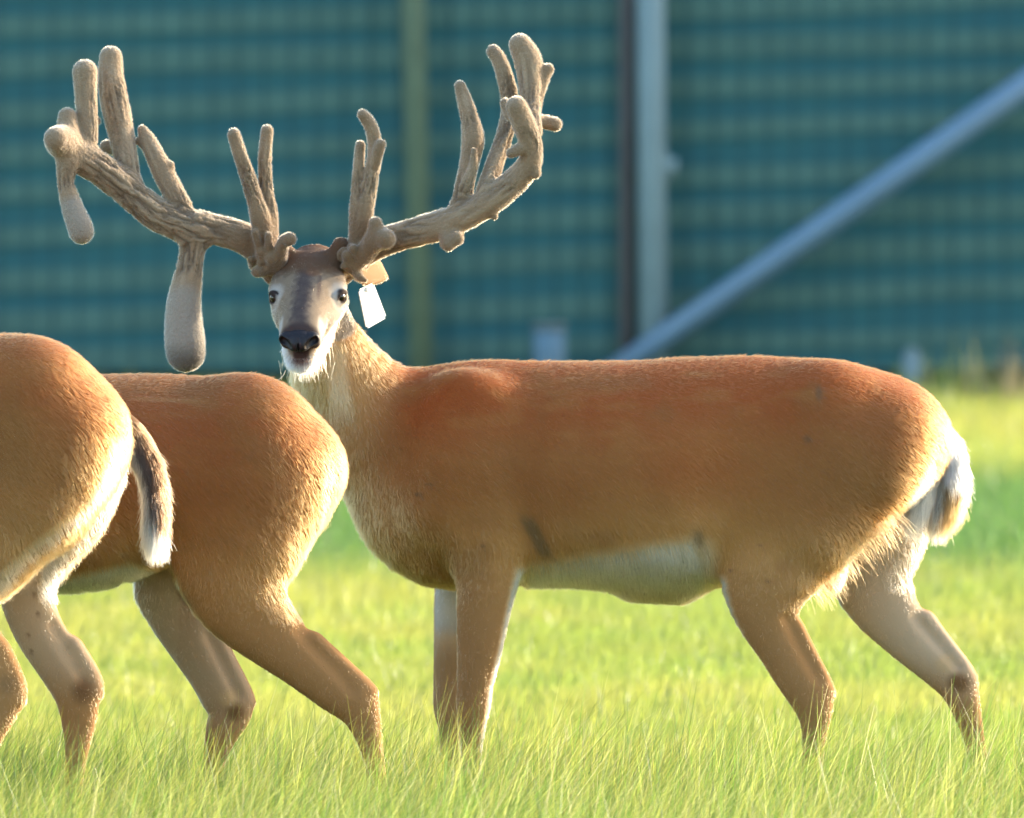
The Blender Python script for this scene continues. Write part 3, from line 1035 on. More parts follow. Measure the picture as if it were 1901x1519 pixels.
    # coat length and lie
    L = np.full(len(V), 0.0135)
    L = np.where(bm > .3, 0.026, L)
    L = L + (0.0065 - L) * sstep(1000, 1150, y)
    hindback = (x > 1480) & (y > 930) & (y < 1090) & (trail > .2)
    L = np.where(hindback, 0.0145, L)
    L = np.where((x > 1640) & (trail > .2) & (y > 760) & (y < 960), 0.016, L)
    L = np.where((thr > .2), 0.020, L)
    L = np.where(hm, 0.0075, L)
    L = np.where(hm & (u < -.038) & (f > .02), 0.014, L)
    L = np.where(hm & (f > .115) & (u > -.036), 0.003, L)
    L = np.where(hm & (er < .021), 0.0015, L)
    L = np.where(ear, 0.005, L)
    L = np.where(V[:, 2] < .06, 0.001, L)
    comb = np.repeat(np.array([[0.85, 0, -0.45]]), len(V), 0)
    lm = sstep(930, 1060, y)[:, None]
    comb = comb * (1 - lm) + np.array([[0.12, 0, -1]]) * lm
    nm = sstep(760, 660, x)[:, None]
    comb = comb * (1 - nm) + np.array([[0.25, 0, -0.9]]) * nm
    comb = np.where(hm[:, None], -HF[None, :] + 0.4 * np.sign(l)[:, None] * HL[None, :], comb)
    comb = np.where((hm & (u < -.038))[:, None], np.array([[0.05, -.2, -1.0]]), comb)
    wgt = np.where(hm, 4.5, np.where(side > 0.06, 0.6, 1.0))
    wgt = wgt * np.where((y > 1080) & (V[:, 2] > .15), 2.2, 1.0)
    wgt = np.where(V[:, 2] < .06, 0.02, wgt)
    wgt = np.where(hm & ((f > .135) & (u > -.03) | (er < .018)), 0.0, wgt)
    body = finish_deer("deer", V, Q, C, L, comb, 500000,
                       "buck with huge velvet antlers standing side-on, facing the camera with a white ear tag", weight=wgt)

    # eyes
    M_EYE = plain_mat("dark_eye", (0.010, 0.006, 0.004), 0.06, 0.6)
    for (p, out) in eyes:
        e = Solid(p - .025, p + .025, 0.0012)
        e.tube([(*(p - out * .0072), .0122, .0122)], HL, 0.002)
        ve, qe = e.surface(1)
        link("eye", mesh_data("eye", ve, qe), M_EYE, body)
    # nose
    nz = Solid(hd(.16, 0, 0) - .06, hd(.16, 0, 0) + .06, 0.0013)
    nz.tube([(*hd(.146, 0, -.002), .0275, .0185), (*hd(.162, 0, -.002), .0275, .0185), (*hd(.172, 0, -.005), .023, .015)], HL, 0.006)
    for s in (-1, 1):
        nz.tube([(*hd(.160, s * .026, .000), .012, .016)], HL, 0.008)
        nz.tube([(*hd(.183, s * .019, -.004), .0070, .0080), (*hd(.168, s * .029, .002), .0065, .0075)], HL, 0.003, cut=True)
    nz.tube([(*hd(.196, 0, .01), .0018, .012), (*hd(.188, 0, -.02), .0018, .012)], HL, 0.004, cut=True)
    vn, qn = nz.surface(1)
    link("nose", mesh_data("nose", vn, qn), plain_mat("wet_nose", (0.010, 0.009, 0.012), 0.5, 0.28, 0, 0.3, 260, 0.9), body)

    # tail
    tn = [(*at(1672, 748, D1), .022, .020), (*at(1722, 782, D1), .024, .024), (*at(1757, 840, D1 - .005), .027, .028), (*at(1760, 905, D1 - .01), .021, .022), (*at(1745, 942, D1 - .01), .012, .012)]

    def tcol(P):
        x, y = coat_xy(P)
        c = np.repeat(np.array([WHITE]), len(P), 0)
        c = mixc(c, (0.20, 0.105, 0.035), sstep(872, 892, y + 0.25 * (1775 - x)) * sstep(1742, 1756, x))
        c = mixc(c, RUST, sstep(786, 762, y - (x - 1722) * 0.55))
        return c

    def tcomb(P):
        x, y = coat_xy(P)
        k = np.clip((y - 760) / 160, 0, 1)
        return np.stack([0.75 - 0.9 * k, -0.1 + 0 * k, -0.75 - 0.3 * k], 1)
    tail_part(body, D1, tn, tcol, 26000, lambda P: np.interp(coat_xy(P)[1], [740, 800, 850, 900], [.018, .026, .030, .046]), tcomb)
    # white hair hanging on the inner side of the tail
    P, nrm = [], []
    k = 5200
    tt = rng.random(k)
    A, B = at(1728, 815, D1 - .035), at(1706, 925, D1 - .035)
    P = A[None] * (1 - tt)[:, None] + B[None] * tt[:, None] + rng.normal(0, .009, (k, 3))
    hair("tail_hair", P, np.repeat(np.array([[-.22, -.12, -1.0]]), k, 0), rng.uniform(.03, .07, k), np.repeat(np.array([(0.58, 0.55, 0.50)]), k, 0) * rng.uniform(.8, 1.1, k)[:, None], M_FUR, body, rad=.0005, jit=.12)
    # long loose hairs behind the thigh
    k = 600
    tt = rng.random(k)
    A, B, Cc = at(1655, 945, D1 - .13), at(1560, 1015, D1 - .13), at(1500, 1085, D1 - .13)
    P = np.where(tt[:, None] < .5, A + (B - A) * (tt * 2)[:, None], B + (Cc - B) * (tt * 2 - 1)[:, None]) + rng.normal(0, .008, (k, 3))
    hair("thigh_hair", P, np.repeat(np.array([[.75, .1, -.65]]), k, 0), rng.uniform(.02, .06, k), np.repeat(np.array([(0.17, 0.092, 0.038)]), k, 0) * rng.uniform(.8, 1.2, k)[:, None], M_FUR, body, rad=.00045, jit=.3)
    # beard hairs under the chin
    k = 500
    P = np.stack([rng.uniform(-.03, .03, k), np.zeros(k), np.zeros(k)], 1)
    P = np.array([hd(a, b, -.07) for a, b in zip(rng.uniform(.03, .13, k), rng.normal(0, .016, k))])
    hair("beard", P, np.repeat(np.array([[0.06, -.05, -1.0]]), k, 0), rng.uniform(.012, .034, k), np.repeat(np.array([(0.50, 0.46, 0.33)]), k, 0), M_FUR, body, rad=.00045, jit=.16)

    # ear tag
    d = 24.90
    q = [at(666, 538, d), at(693, 525, d + .032), at(718, 590, d + .036), at(681, 611, d + .002)]
    nrm = np.cross(q[1] - q[0], q[3] - q[0]); nrm /= np.linalg.norm(nrm)
    import bmesh
    bm_ = bmesh.new()
    fr = [bm_.verts.new(tuple(p)) for p in q]
    bk = [bm_.verts.new(tuple(p + nrm * .0025)) for p in q]
    bm_.faces.new(fr); bm_.faces.new(bk[::-1])
    for i in range(4):
        j = (i + 1) % 4
        bm_.faces.new((fr[j], fr[i], bk[i], bk[j]))
    bmesh.ops.recalc_face_normals(bm_, faces=bm_.faces)
    ed = [e for e in bm_.edges if (e.verts[0] in fr) != (e.verts[1] in fr)]
    bmesh.ops.bevel(bm_, geom=ed, offset=.004, segments=3, affect='EDGES')
    me = bpy.data.meshes.new("ear_tag")
    bm_.to_mesh(me); bm_.free()
    tg = link("ear_tag", me, plain_mat("white_plastic", (0.82, 0.80, 0.74), 0.45, 0.4), body)
    c0 = (q[0] + q[1]) / 2
    link("stud", solid_mesh("stud", [bar(tuple(c0 - nrm * .004 + np.array([0.002, 0, -.006])), tuple(c0 + nrm * .012 + np.array([0.002, 0, -.006])), .005, 10)]), plain_mat("tag_stud", (0.75, 0.73, 0.68), .5), tg)
    build_antlers(body)
    return body


def build_antlers(body):
    DA = 24.94
    s = DA / FPX

    def T(S_, pts, k=0.012, flat=1.0):
        S_.tube([(*at(p[0], p[1], DA + p[3]), p[2] * s * flat, p[2] * s) for p in pts], (0, 1, 0), k, 4)

    left = [
        # main beam out to the club
        [(512, 505, 26, .03), (490, 470, 29, .01), (455, 444, 29, -.005), (405, 428, 29, -.01), (350, 420, 32, -.02), (290, 397, 30, -.03), (235, 352, 29, -.04), (185, 313, 30, -.055), (145, 290, 31, -.07), (120, 270, 27, -.085)],
        [(112, 262, 30, -.105), (104, 258, 22, -.13)],
        [(126, 255, 24, -.08), (125, 217, 17, -.07)],
        [(158, 285, 22, -.06), (163, 240, 19, -.055), (160, 190, 20, -.05), (158, 134, 23, -.045)],
        [(240, 335, 22, -.03), (229, 270, 23, -.01), (213, 190, 27, .01), (206, 140, 24, .02), (206, 107, 21, .025)],
        [(225, 278, 12, .01), (198, 273, 13, .015)],
        [(180, 225, 8, 0), (146, 192, 8, .02)],
        [(338, 390, 21, -.02), (315, 345, 21, -.015), (293, 300, 19, -.01), (275, 262, 15, -.005), (264, 241, 9, 0)],
        [(300, 315, 10, -.01), (316, 308, 9, -.015)],
        [(275, 275, 9, -.005), (257, 262, 7, 0)],
        # drop tines
        [(126, 300, 22, -.09), (123, 340, 16, -.092), (134, 385, 20, -.095), (147, 418, 23, -.095), (151, 430, 23, -.095)],
        [(362, 425, 36, -.02), (358, 465, 24, -.02), (350, 510, 26, -.02), (341, 570, 32, -.02), (343, 630, 37, -.02), (345, 655, 36, -.02)],
        # brow pair
        [(494, 470, 22, -.02), (487, 420, 20, -.04), (470, 360, 16, -.06), (450, 300, 14, -.075), (434, 250, 12, -.085)],
        [(496, 470, 22, -.02), (500, 400, 17, -.03), (493, 350, 14, -.035), (491, 300, 13, -.04), (496, 243, 11.5, -.045)],
        # bunched points at the base
        [(518, 505, 15, -.02), (521, 470, 14, -.05), (527, 450, 12, -.07), (538, 444, 12.5, -.085)],
        [(486, 490, 10, -.02), (480, 455, 8, -.05), (474, 432, 7.5, -.06)],
        [(502, 490, 10, -.03), (499, 460, 8, -.055), (499, 438, 8, -.06)],
        [(492, 500, 14, -.02), (476, 505, 10, -.045)],
        [(505, 495, 16, -.02), (503, 480, 11, -.055)],
        [(540, 492, 10, .0), (545, 470, 6, -.02)],
        [(470, 495, 8, 0), (466, 482, 7, -.03)],
    ]
    right = [
        [(630, 505, 26, .03), (655, 482, 27, .01), (695, 456, 27, 0), (745, 438, 27, -.01), (800, 424, 28, -.02), (855, 404, 27, -.03), (905, 376, 26, -.045), (950, 343, 25, -.055), (982, 305, 22, -.07), (987, 270, 20, -.085), (973, 232, 22, -.10), (959, 199, 20, -.11)],
        [(980, 270, 14, -.09), (948, 285, 9, -.10)],
        [(990, 305, 12, -.075), (995, 322, 10, -.08)],
        [(945, 215, 9, -.09), (938, 192, 10, -.08)],
        [(858, 385, 24, -.025), (862, 345, 18, -.02), (872, 300, 18, -.015), (878, 255, 21, -.01), (868, 205, 16, -.005), (854, 160, 10.5, 0)],
        [(862, 350, 12, -.035), (878, 310, 9, -.04), (880, 280, 6, -.04)],
        [(905, 350, 20, -.04), (920, 300, 17, -.01), (938, 250, 17, .02), (948, 200, 17, .045), (938, 145, 16, .05), (926, 110, 14, .055), (916, 96, 13, .06)],
        [(992, 245, 15, -.04), (985, 195, 17, 0), (984, 150, 22, .02), (980, 112, 26, .03), (966, 84, 21, .03)],
        [(992, 215, 10, -.01), (1003, 170, 10, .02), (1013, 135, 12, .03), (1018, 129, 11, .03)],
        [(985, 222, 13, .0), (1010, 227, 13, .01), (1031, 231, 13, .01)],
        [(828, 420, 16, -.03), (832, 452, 15, -.05)],
        [(845, 430, 13, -.03), (849, 443, 13, -.055)],
        [(910, 392, 10, -.045), (918, 402, 7, -.05)],
        # brow group
        [(660, 480, 24, -.01), (672, 420, 20, -.035), (680, 370, 17, -.05), (690, 320, 14, -.055), (696, 280, 13, -.06), (692, 245, 13, -.065), (682, 224, 12, -.07), (673, 213, 10, -.075)],
        [(664, 440, 16, -.03), (661, 390, 13, -.04), (664, 330, 11, -.045), (669, 270, 9.5, -.05)],
        [(694, 310, 11, -.06), (702, 280, 11, -.075), (707, 268, 10, -.08)],
        # stubby two-headed point
        [(655, 490, 20, -.03), (684, 462, 20, -.06), (698, 436, 17, -.08), (697, 416, 13, -.085)],
        [(696, 445, 18, -.075), (716, 444, 19, -.095)],
        [(668, 478, 11, -.05), (656, 462, 9, -.07)],
        [(650, 490, 12, -.04), (644, 474, 10, -.06)],
        [(628, 492, 12, -.01), (620, 482, 9, -.03)],
        [(660, 500, 12, -.03), (668, 515, 8, -.05), (678, 520, 5, -.05)],
    ]
    for pts, lab in ((left, "left side antler with two clubbed drop tines"), (right, "right side antler with bunched upright tips")):
        allp = np.array([(*at(p[0], p[1], DA + p[3]), p[2] * s) for c in pts for p in c])
        S_ = Solid(allp[:, :3].min(0) - .055, allp[:, :3].max(0) + .055, 0.0027)
        for i, c in enumerate(pts):
            T(S_, c, min(0.013, 0.55 * min(p[2] for p in c) * s) if i else 0.01)
        bx = (500, 478) if pts is left else (656, 480)
        for _ in range(34):                 # pearling round the burr
            gx, gy = bx[0] + np.clip(rng.normal(0, 17), -24, 24), bx[1] + np.clip(rng.normal(0, 14), -22, 22)
            T(S_, [(gx, gy, rng.uniform(4.5, 8.5), rng.uniform(-.052, -.018))], .004)
        V, Q = S_.surface(2)
        N = normals(V, Q)
        x, y = coat_xy(V)
        best = np.full(len(V), 9.0)
        sa, ph = np.zeros(len(V)), np.zeros(len(V))
        for ci, c in enumerate(pts):
            run = ci * 1.37
            for a, b in zip(c[:-1], c[1:]):
                A, B = at(a[0], a[1], DA + a[3]), at(b[0], b[1], DA + b[3])
                L = np.linalg.norm(B - A)
                tv = (B - A) / L
                wv = np.array([0, 1, 0]) - tv * tv[1]
                wv /= np.linalg.norm(wv)
                vv = np.cross(tv, wv)
                rel = V - A
                q = np.clip(rel @ tv, 0, L)
                per = rel - q[:, None] * tv
                dd = np.linalg.norm(per, axis=1) - (a[2] + (b[2] - a[2]) * q / L) * s
                if ci == 0:
                    dd = dd - .009
                m = dd < best
                best[m] = dd[m]
                sa[m] = run + q[m]
                ph[m] = np.arctan2(per[m] @ vv, per[m] @ wv)
                run += L
        G = np.stack([np.cos(ph) * 1.7, np.sin(ph) * 1.7, sa * 11], 1)
        r1 = fbm(G * 1.6, 81)
        ridge = np.minimum(np.abs(fbm(G * 1.25, 83) - .5), np.abs(fbm(G * 1.9 + 7, 85) - .5) + .03) * 2
        upr = sstep(0.25, 0.6, np.abs(N[:, 0]))
        smooth_tip = np.zeros(len(V))
        for c in pts:                       # tips and clubs are plump and smooth
            e = at(c[-1][0], c[-1][1], DA + c[-1][3])
            smooth_tip = np.maximum(smooth_tip, sstep(.085, .02, np.linalg.norm(V - e, axis=1)))
        for (cx, cy, rr) in ((343, 600, 105), (140, 400, 60)):
            smooth_tip = np.maximum(smooth_tip, sstep(rr, rr * .75, np.hypot(x - cx, y - cy)))
        V2 = V + N * ((0.0050 * (r1 - .5) - 0.0046 * sstep(.20, .0, ridge)) * (1 - smooth_tip))[:, None]
        C = np.repeat(np.array([(0.245, 0.175, 0.110)]), len(V), 0)
        C = mixc(C, (0.105, 0.075, 0.052), sstep(.25, .02, ridge) * (1 - smooth_tip) * 0.8)
        C = mixc(C, (0.33, 0.255, 0.17), sstep(.52, .7, r1) * 0.5)
        base = sstep(120, 40, np.hypot(x - (500 if pts is left else 655), y - 480))
        C = mixc(C, (0.135, 0.082, 0.044), base * 0.8)
        clubs = np.maximum(sstep(105, 75, np.hypot((x - 343) * 1.6, y - 620)), sstep(60, 40, np.hypot(x - 145, y - 415)))
        C = mixc(C, (0.24, 0.215, 0.18), clubs * 0.8)
        C = mixc(C, (0.085, 0.072, 0.058), sstep(628, 672, y) * (x < 400) * .8)
        tipm = np.zeros(len(V))
        for c in pts:
            e = at(c[-1][0], c[-1][1], DA + c[-1][3])
            tipm = np.maximum(tipm, sstep(.034, .008, np.linalg.norm(V - e, axis=1)))
        C = mixc(C, (0.155, 0.105, 0.062), tipm * .5)
        o = link("antler", mesh_data("antler", V2, Q, C), M_VELVET, body)
        o["label"] = lab
        k = 65000
        P, f, W = scatter(V2, Q, k)
        n = (N[Q[f]] * W[:, :, None]).sum(1)
        cl = (C[Q[f]] * W[:, :, None]).sum(1)
        hair("velvet", P - n * .0008, n + np.array([[0, 0, .25]]), rng.uniform(.0018, .0040, k), np.clip(cl * 1.22 + .01, 0, .9) * rng.uniform(.85, 1.15, k)[:, None], M_FUR, o, rad=.00030, npt=3, droop=0, jit=.35)


build_buck()


# ---------------------------------------------------------------- the two deer walking out of the picture on the left
def front_half(S_, d, x0, top, bot):
    """shoulders, forelegs, lowered neck and grazing head; x0 is the chest's forward edge"""
    px = lambda x, y, yo=0: at(x, y, d + yo)
    S_.tube([(*px(x0 + 110, top + 90), .09, .11), (*px(x0 + 30, top + 150), .075, .10), (*px(x0 - 70, top + 260), .058, .075), (*px(x0 - 150, top + 400), .05, .058), (*px(x0 - 190, top + 480), .05, .055)], (0, 1, 0), .05)
    S_.tube([(*px(x0 - 185, top + 470), .058, .058), (*px(x0 - 215, top + 560), .055, .055), (*px(x0 - 230, top + 640), .038, .04), (*px(x0 - 235, top + 700), .03, .028)], (0, 1, 0), .03)
    for s in (-1, 1):
        S_.tube([(*px(x0 + 190, top + 80, s * .10), .045, .075), (*px(x0 + 130, top + 230, s * .115), .05, .075), (*px(x0 + 190, top + 310, s * .11), .05, .065)], (0, 1, 0), .05)
        fx = x0 + (165 if s < 0 else 110)
        S_.tube(leg_nodes([(fx + 20, top + 300, 66, .75), (fx + 10, bot + 10, 52, .72), (fx, bot + 110, 38, .75), (fx - 6, bot + 200, 33, .8), (fx - 8, bot + 270, 22, .8), (fx - 10, bot + 420, 17, .9), (fx - 12, bot + 470, 19, .9), (fx - 20, bot + 530, 17, .9)], d, s * .11), (0, 1, 0), .025)
        e0 = px(x0 - 175, top + 440, s * .05)
        dv = np.array([.03, s * .11, .05])
        S_.tube([(*e0, .02, .016), (*(e0 + dv * .5), .034, .009), (*(e0 + dv * .85), .02, .007), (*(e0 + dv), .006, .005)], (0.6, 0, .8), .014)


def build_doe(idx):
    if idx == 2:
        d = 24.42
        torso = [(-330, 720, 1000, .10), (-270, 705, 1060, .145), (-180, 700, 1075, .17), (-60, 700, 1085, .19), (60, 699, 1098, .20), (150, 697, 1096, .20), (240, 695, 1062, .195),
                 (320, 696, 1040, .185), (400, 704, 1020, .18), (460, 718, 1000, .175), (510, 744, 990, .165), (548, 778, 965, .150), (572, 815, 935, .125)]
        near = [(430, 900, 125, .5), (418, 1000, 112, .52), (432, 1075, 98, .55), (460, 1130, 80, .56), (510, 1185, 60, .6), (565, 1232, 49, .64), (625, 1278, 46, .65), (660, 1304, 43, .66),
                (678, 1345, 31, .7), (692, 1400, 21, .8), (706, 1500, 18, .9), (716, 1590, 19, .9), (708, 1640, 17, .9)]
        far = [(430, 930, 95, .6), (380, 1010, 95, .55), (325, 1080, 80, .55), (330, 1130, 62, .58), (362, 1190, 54, .62), (394, 1245, 48, .65), (418, 1290, 47, .66), (428, 1318, 42, .66),
               (412, 1360, 32, .7), (398, 1410, 22, .8), (384, 1500, 18, .9), (374, 1590, 19, .9), (364, 1640, 17, .9)]
        hip = [(455, 800, .10, .11), (470, 890, .085, .115), (440, 980, .075, .11)]
        butt = [(552, 850, .06, .055), (545, 925, .055, .055), (508, 1015, .05, .05)]
        points = [([(585, 1190, .016), (643, 1240, .0125), (688, 1284, .012)], -.115), ([(388, 1165, .016), (422, 1228, .0125), (460, 1300, .012)], .115)]
        tl = [(-400, 710), (200, 697), (380, 700), (500, 735), (633, 800)]
        bl = [(-400, 1060), (115, 1100), (240, 1060), (450, 1110), (633, 1130)]
        x0, top, bot = -370, 700, 1090
        lo_x, hi_x = -1.62, -0.20
        tail = [(*at(572, 800, d), .02, .018), (*at(597, 850, d), .02, .018), (*at(603, 905, d), .018, .016), (*at(592, 955, d), .012, .012)]
        label = "reddish deer in the middle, only its back, belly and hind legs showing"
    else:
        d = 23.86
        torso = [(-760, 640, 960, .10), (-700, 625, 1010, .145), (-610, 620, 1030, .17), (-490, 620, 1040, .19), (-370, 618, 1045, .20), (-270, 615, 1040, .20), (-180, 612, 1010, .195),
                 (-100, 612, 985, .185), (-20, 620, 960, .18), (40, 640, 945, .175), (100, 668, 925, .165), (145, 708, 905, .155), (170, 745, 880, .13)]
        near = [(70, 850, 118, .55), (10, 950, 112, .55), (-40, 1020, 98, .55), (-72, 1080, 74, .56), (-66, 1140, 54, .6), (-38, 1195, 45, .64), (-8, 1245, 42, .65), (6, 1287, 41, .66),
                (-2, 1325, 33, .7), (-24, 1385, 22, .8), (-60, 1500, 18, .9), (-85, 1610, 19, .9), (-98, 1670, 17, .9)]
        far = [(150, 870, 78, .6), (120, 940, 80, .55), (75, 1010, 68, .55), (50, 1065, 55, .6), (52, 1115, 50, .62), (72, 1170, 47, .64), (104, 1220, 46, .65), (136, 1268, 46, .66), (145, 1300, 41, .66),
               (146, 1350, 31, .7), (142, 1400, 22, .8), (134, 1480, 17, .9), (128, 1610, 19, .9), (118, 1672, 17, .9)]
        hip = [(60, 735, .10, .10), (90, 830, .085, .11), (50, 920, .075, .11)]
        butt = [(158, 800, .065, .055), (150, 865, .055, .055), (88, 940, .05, .05)]
        points = [([(0, 1205, .016), (30, 1265, .0125), (36, 1296, .012)], -.115), ([(138, 1200, .016), (174, 1255, .0125), (180, 1284, .012)], .115)]
        tl = [(-800, 640), (0, 620), (90, 655), (180, 700), (230, 730)]
        bl = [(-800, 1010), (-300, 1040), (0, 1070), (230, 1040)]
        x0, top, bot = -800, 620, 1045
        lo_x, hi_x = -2.0, -0.62
        tail = [(*at(182, 765, d), .028, .024), (*at(236, 798, d - .01), .025, .026), (*at(277, 860, d - .015), .020, .021), (*at(288, 930, d - .02), .018, .018), (*at(288, 985, d - .02), .011, .012)]
        label = "nearest deer at the left edge, its dark and white tail hanging down"
    S_ = Solid((lo_x, d - .30, -.006), (hi_x, d + .30, 1.12), 0.0056)
    S_.tube(torso_nodes(torso, d), (0, 1, 0), .03)
    for s in (-1, 1):
        S_.tube([(*at(p[0], p[1], d + s * (.07 + .015 * i)), p[2], p[3]) for i, p in enumerate(hip)], (0, 1, 0), .05)
        S_.tube([(*at(p[0], p[1], d + s * (.05 + .02 * i)), p[2], p[3]) for i, p in enumerate(butt)], (0, 1, 0), .04)
    S_.tube(leg_nodes(near, d, -.115), (0, 1, 0), .03)
    S_.tube(leg_nodes(far, d, .115), (0, 1, 0), .03)
    for (p, yo) in points:
        S_.tube([(*at(a, b, d + yo), r, r) for a, b, r in p], (0, 1, 0), .014)
    for (a, b, yo) in (((558, 1172), (655, 1282), -.150), ((388, 1180), (440, 1290), .082)) if idx == 2 else (((97, 1160), (155, 1262), .082),):
        S_.tube([(*at(a[0], a[1], d + yo), .010, .006), (*at(b[0], b[1], d + yo), .010, .005)], (0, 1, 0), .016, cut=True)
    front_half(S_, d, x0, top, bot)
    V, Q = S_.surface()
    N = normals(V, Q)
    C, x, y, t, n1, n2 = coat_base(V, N, d, d, tl, bl)
    side = V[:, 1] - d
    inner = np.clip(-N[:, 1] * np.sign(side), -1, 1)
    trail = np.clip(N[:, 0], 0, 1)
    lead = np.clip(-N[:, 0], 0, 1)
    if idx == 2:
        C = mixc(C, (0.185, 0.092, 0.040), 0.35 * np.ones(len(V)))
        edge = np.interp(x, [-300, 100, 240, 330], [1030, 1075, 1045, 1075])
        bm = sstep(-6, 14, y - edge + 14 * (n1 - .5)) * (x < 330) * sstep(.35, -.2, N[:, 2]) * (np.abs(side) < .2)
        C = mixc(C, WHITE, bm * .9)
        C = mixc(C, (0.235, 0.140, 0.074), sstep(1030, 1210, y) * .75)
        ins = sstep(.05, .6, inner) * sstep(990, 1050, y)
        C = mixc(C, (0.31, 0.275, 0.25), ins * (x > 150) * .75 * sstep(1400, 1250, y))
        C = mixc(C, WHITE, sstep(.62, .92, lead) * (x > 150) * sstep(1140, 1180, y) * sstep(1370, 1300, y) * (side > 0) * .8)
        # pale edge beside the tail, running down the back of the thigh
        ln_ = np.interp(y, [830, 870, 920, 970, 1020, 1070, 1110], [606, 613, 610, 598, 578, 552, 540])
        C = mixc(C, (0.36, 0.27, 0.18), sstep(15, 4, np.abs(x - ln_ + 4)) * sstep(820, 870, y) * sstep(1150, 1080, y) * .35)
        g = np.hypot(x - 437, y - 1322)
        C = mixc(C, (0.11, 0.065, 0.03), sstep(26, 6, g) * (side > 0) * .9)
        g = np.hypot(x - 425, y - 1296)
        C = mixc(C, (0.36, 0.28, 0.19), sstep(24, 8, g) * (side > 0) * .7)
        C = mixc(C, (0.13, 0.09, 0.06), sstep(1.3, .5, np.hypot((x - 340 - (y - 1110) * .6) / 8, (y - 1110) / 26)) * .7)
        C = mixc(C, (0.26, 0.16, 0.08), sstep(6, 2, np.abs(y - 742 - .05 * (x - 300))) * sstep(225, 260, x) * sstep(400, 340, x) * .4)
    else:
        C = mixc(C, (0.19, 0.10, 0.042), 0.4 * np.ones(len(V)))
        C = mixc(C, (0.235, 0.140, 0.074), sstep(1000, 1180, y) * .7)
        ins = sstep(.0, .5, inner) * sstep(830, 900, y)
        C = mixc(C, (0.32, 0.285, 0.255), ins * (x > -250) * .7 * sstep(1330, 1200, y))
        # white seam down the back edge of each thigh
        ln1 = np.interp(y, [820, 870, 930, 970, 1010, 1060, 1110], [215, 205, 170, 120, 70, 15, -20])
        C = mixc(C, WHITE, sstep(18, 6, np.abs(x - ln1)) * (trail > .1) * sstep(800, 850, y) * sstep(1120, 1060, y) * (side < .03) * .42)
        ln2 = np.interp(y, [840, 900, 960, 1010, 1060, 1110, 1160], [232, 215, 175, 120, 92, 92, 105])
        C = mixc(C, WHITE, sstep(24, 8, np.abs(x - ln2)) * sstep(830, 870, y) * sstep(1160, 1100, y) * (side > -.02) * .45)
        C = mixc(C, WHITE, sstep(.62, .92, lead) * (x > -30) * sstep(1150, 1200, y) * sstep(1330, 1270, y) * (side > 0) * .5)
        g = np.hypot((x - 155), (y - 1283) * .9)
        C = mixc(C, (0.10, 0.055, 0.028), sstep(34, 6, g) * (side > 0) * .9)
        C = mixc(C, (0.12, 0.08, 0.05), sstep(30, 6, np.hypot(x - 15, y - 1270)) * (side < 0) * .5)
        for (ax, ay) in ((63, 1105), (70, 1140), (58, 1210), (52, 1180)):
            C = mixc(C, (0.12, 0.08, 0.06), sstep(6, 2, np.hypot(x - ax, y - ay)) * .8)
    C = mixc(C, DARK, sstep(.065, .05, V[:, 2]))
    L = np.full(len(V), .0135)
    L = L + (.0065 - L) * sstep(bot - 60, bot + 100, y)
    hb = (trail > .2) & (y > 800) & (y < bot + 60) & (x > x0 + 600)
    L = np.where(hb, .017 if idx == 3 else .0135, L)
    L = np.where(V[:, 2] < .06, .001, L)
    comb = np.repeat(np.array([[0.8, 0, -0.5]]), len(V), 0)
    lm = sstep(bot - 130, bot + 10, y)[:, None]
    comb = comb * (1 - lm) + np.array([[.12, 0, -1]]) * lm
    comb = np.where(hb[:, None], np.array([[.5, -.05, -.8]]), comb)
    wgt = np.where(V[:, 0] < -1.15, .25, np.where(side > .06, .6, 1.0))
    wgt = wgt * np.where((y > bot + 30) & (V[:, 2] > .15) & (V[:, 0] > -1.15), 2.2, 1.0)
    wgt = np.where(V[:, 2] < .06, .02, wgt)
    body = finish_deer("deer", V, Q, C, L, comb, 330000, label, weight=wgt)

    if idx == 3:
        def tcol(P):
            xx, yy = coat_xy(P)
            mid = np.interp(yy, [770, 800, 860, 930, 985, 1040], [214, 238, 266, 281, 284, 284])
            q = xx - mid + 5 * (fbm(P * 150, 3) - .5) * 2
            c = np.repeat(np.array([WHITE]), len(P), 0)
            c = mixc(c, (0.055, 0.042, 0.036), sstep(-8, 0, q) * sstep(975, 930, yy))
            c = mixc(c, (0.095, 0.048, 0.024), sstep(9, 15, q) * sstep(1000, 950, yy))
            c = mixc(c, (0.18, 0.095, 0.042), sstep(825, 795, yy) * sstep(-16, -2, q))
            return c
        tail_part(body, d, tail, tcol, 30000, lambda P: np.interp(coat_xy(P)[1], [760, 830, 980], [.02, .024, .040]),
                  lambda P: np.stack([np.interp(coat_xy(P)[1], [770, 830, 900, 1000], [.8, .45, .12, -.02]), 0 * P[:, 0] - .05, -np.ones(len(P))], 1))
    else:
        def tcol2(P):
            xx, yy = coat_xy(P)
            return np.repeat(np.array([(0.20, 0.09, 0.032)]), len(P), 0)
        tail_part(body, d, tail, tcol2, 12000, lambda P: 0.022 + 0 * P[:, 0], lambda P: np.stack([np.interp(coat_xy(P)[1], [800, 900, 960], [.6, .1, -.3]), 0 * P[:, 0], -np.ones(len(P))], 1))
    return body


build_doe(2)
build_doe(3)

# ------------------------------------------------------------------ wisp of hay hanging from the mouth
def build_wisp():
    pts = [at(530, 688, 24.72), at(526, 697, 24.715), at(519, 704, 24.71), at(510, 708, 24.71)]
    parts = [bar(tuple(a), tuple(b), .0008, 5) for a, b in zip(pts[:-1], pts[1:])]
    o = link("grass_wisp", solid_mesh("grass_wisp", parts), plain_mat("dry_grass", (0.55, 0.48, 0.33), .7))
    tag(o, "thin pale wisp of grass hanging from the buck's mouth", "grass blade")


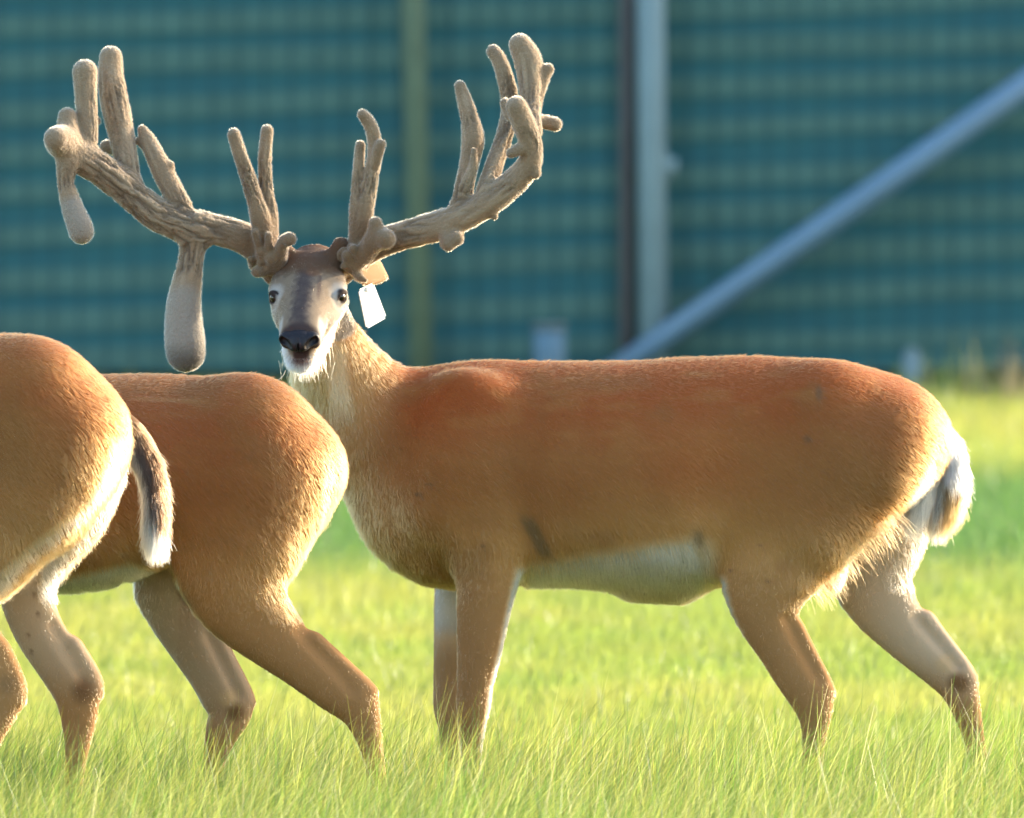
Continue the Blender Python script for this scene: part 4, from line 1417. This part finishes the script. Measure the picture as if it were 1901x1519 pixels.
build_wisp()
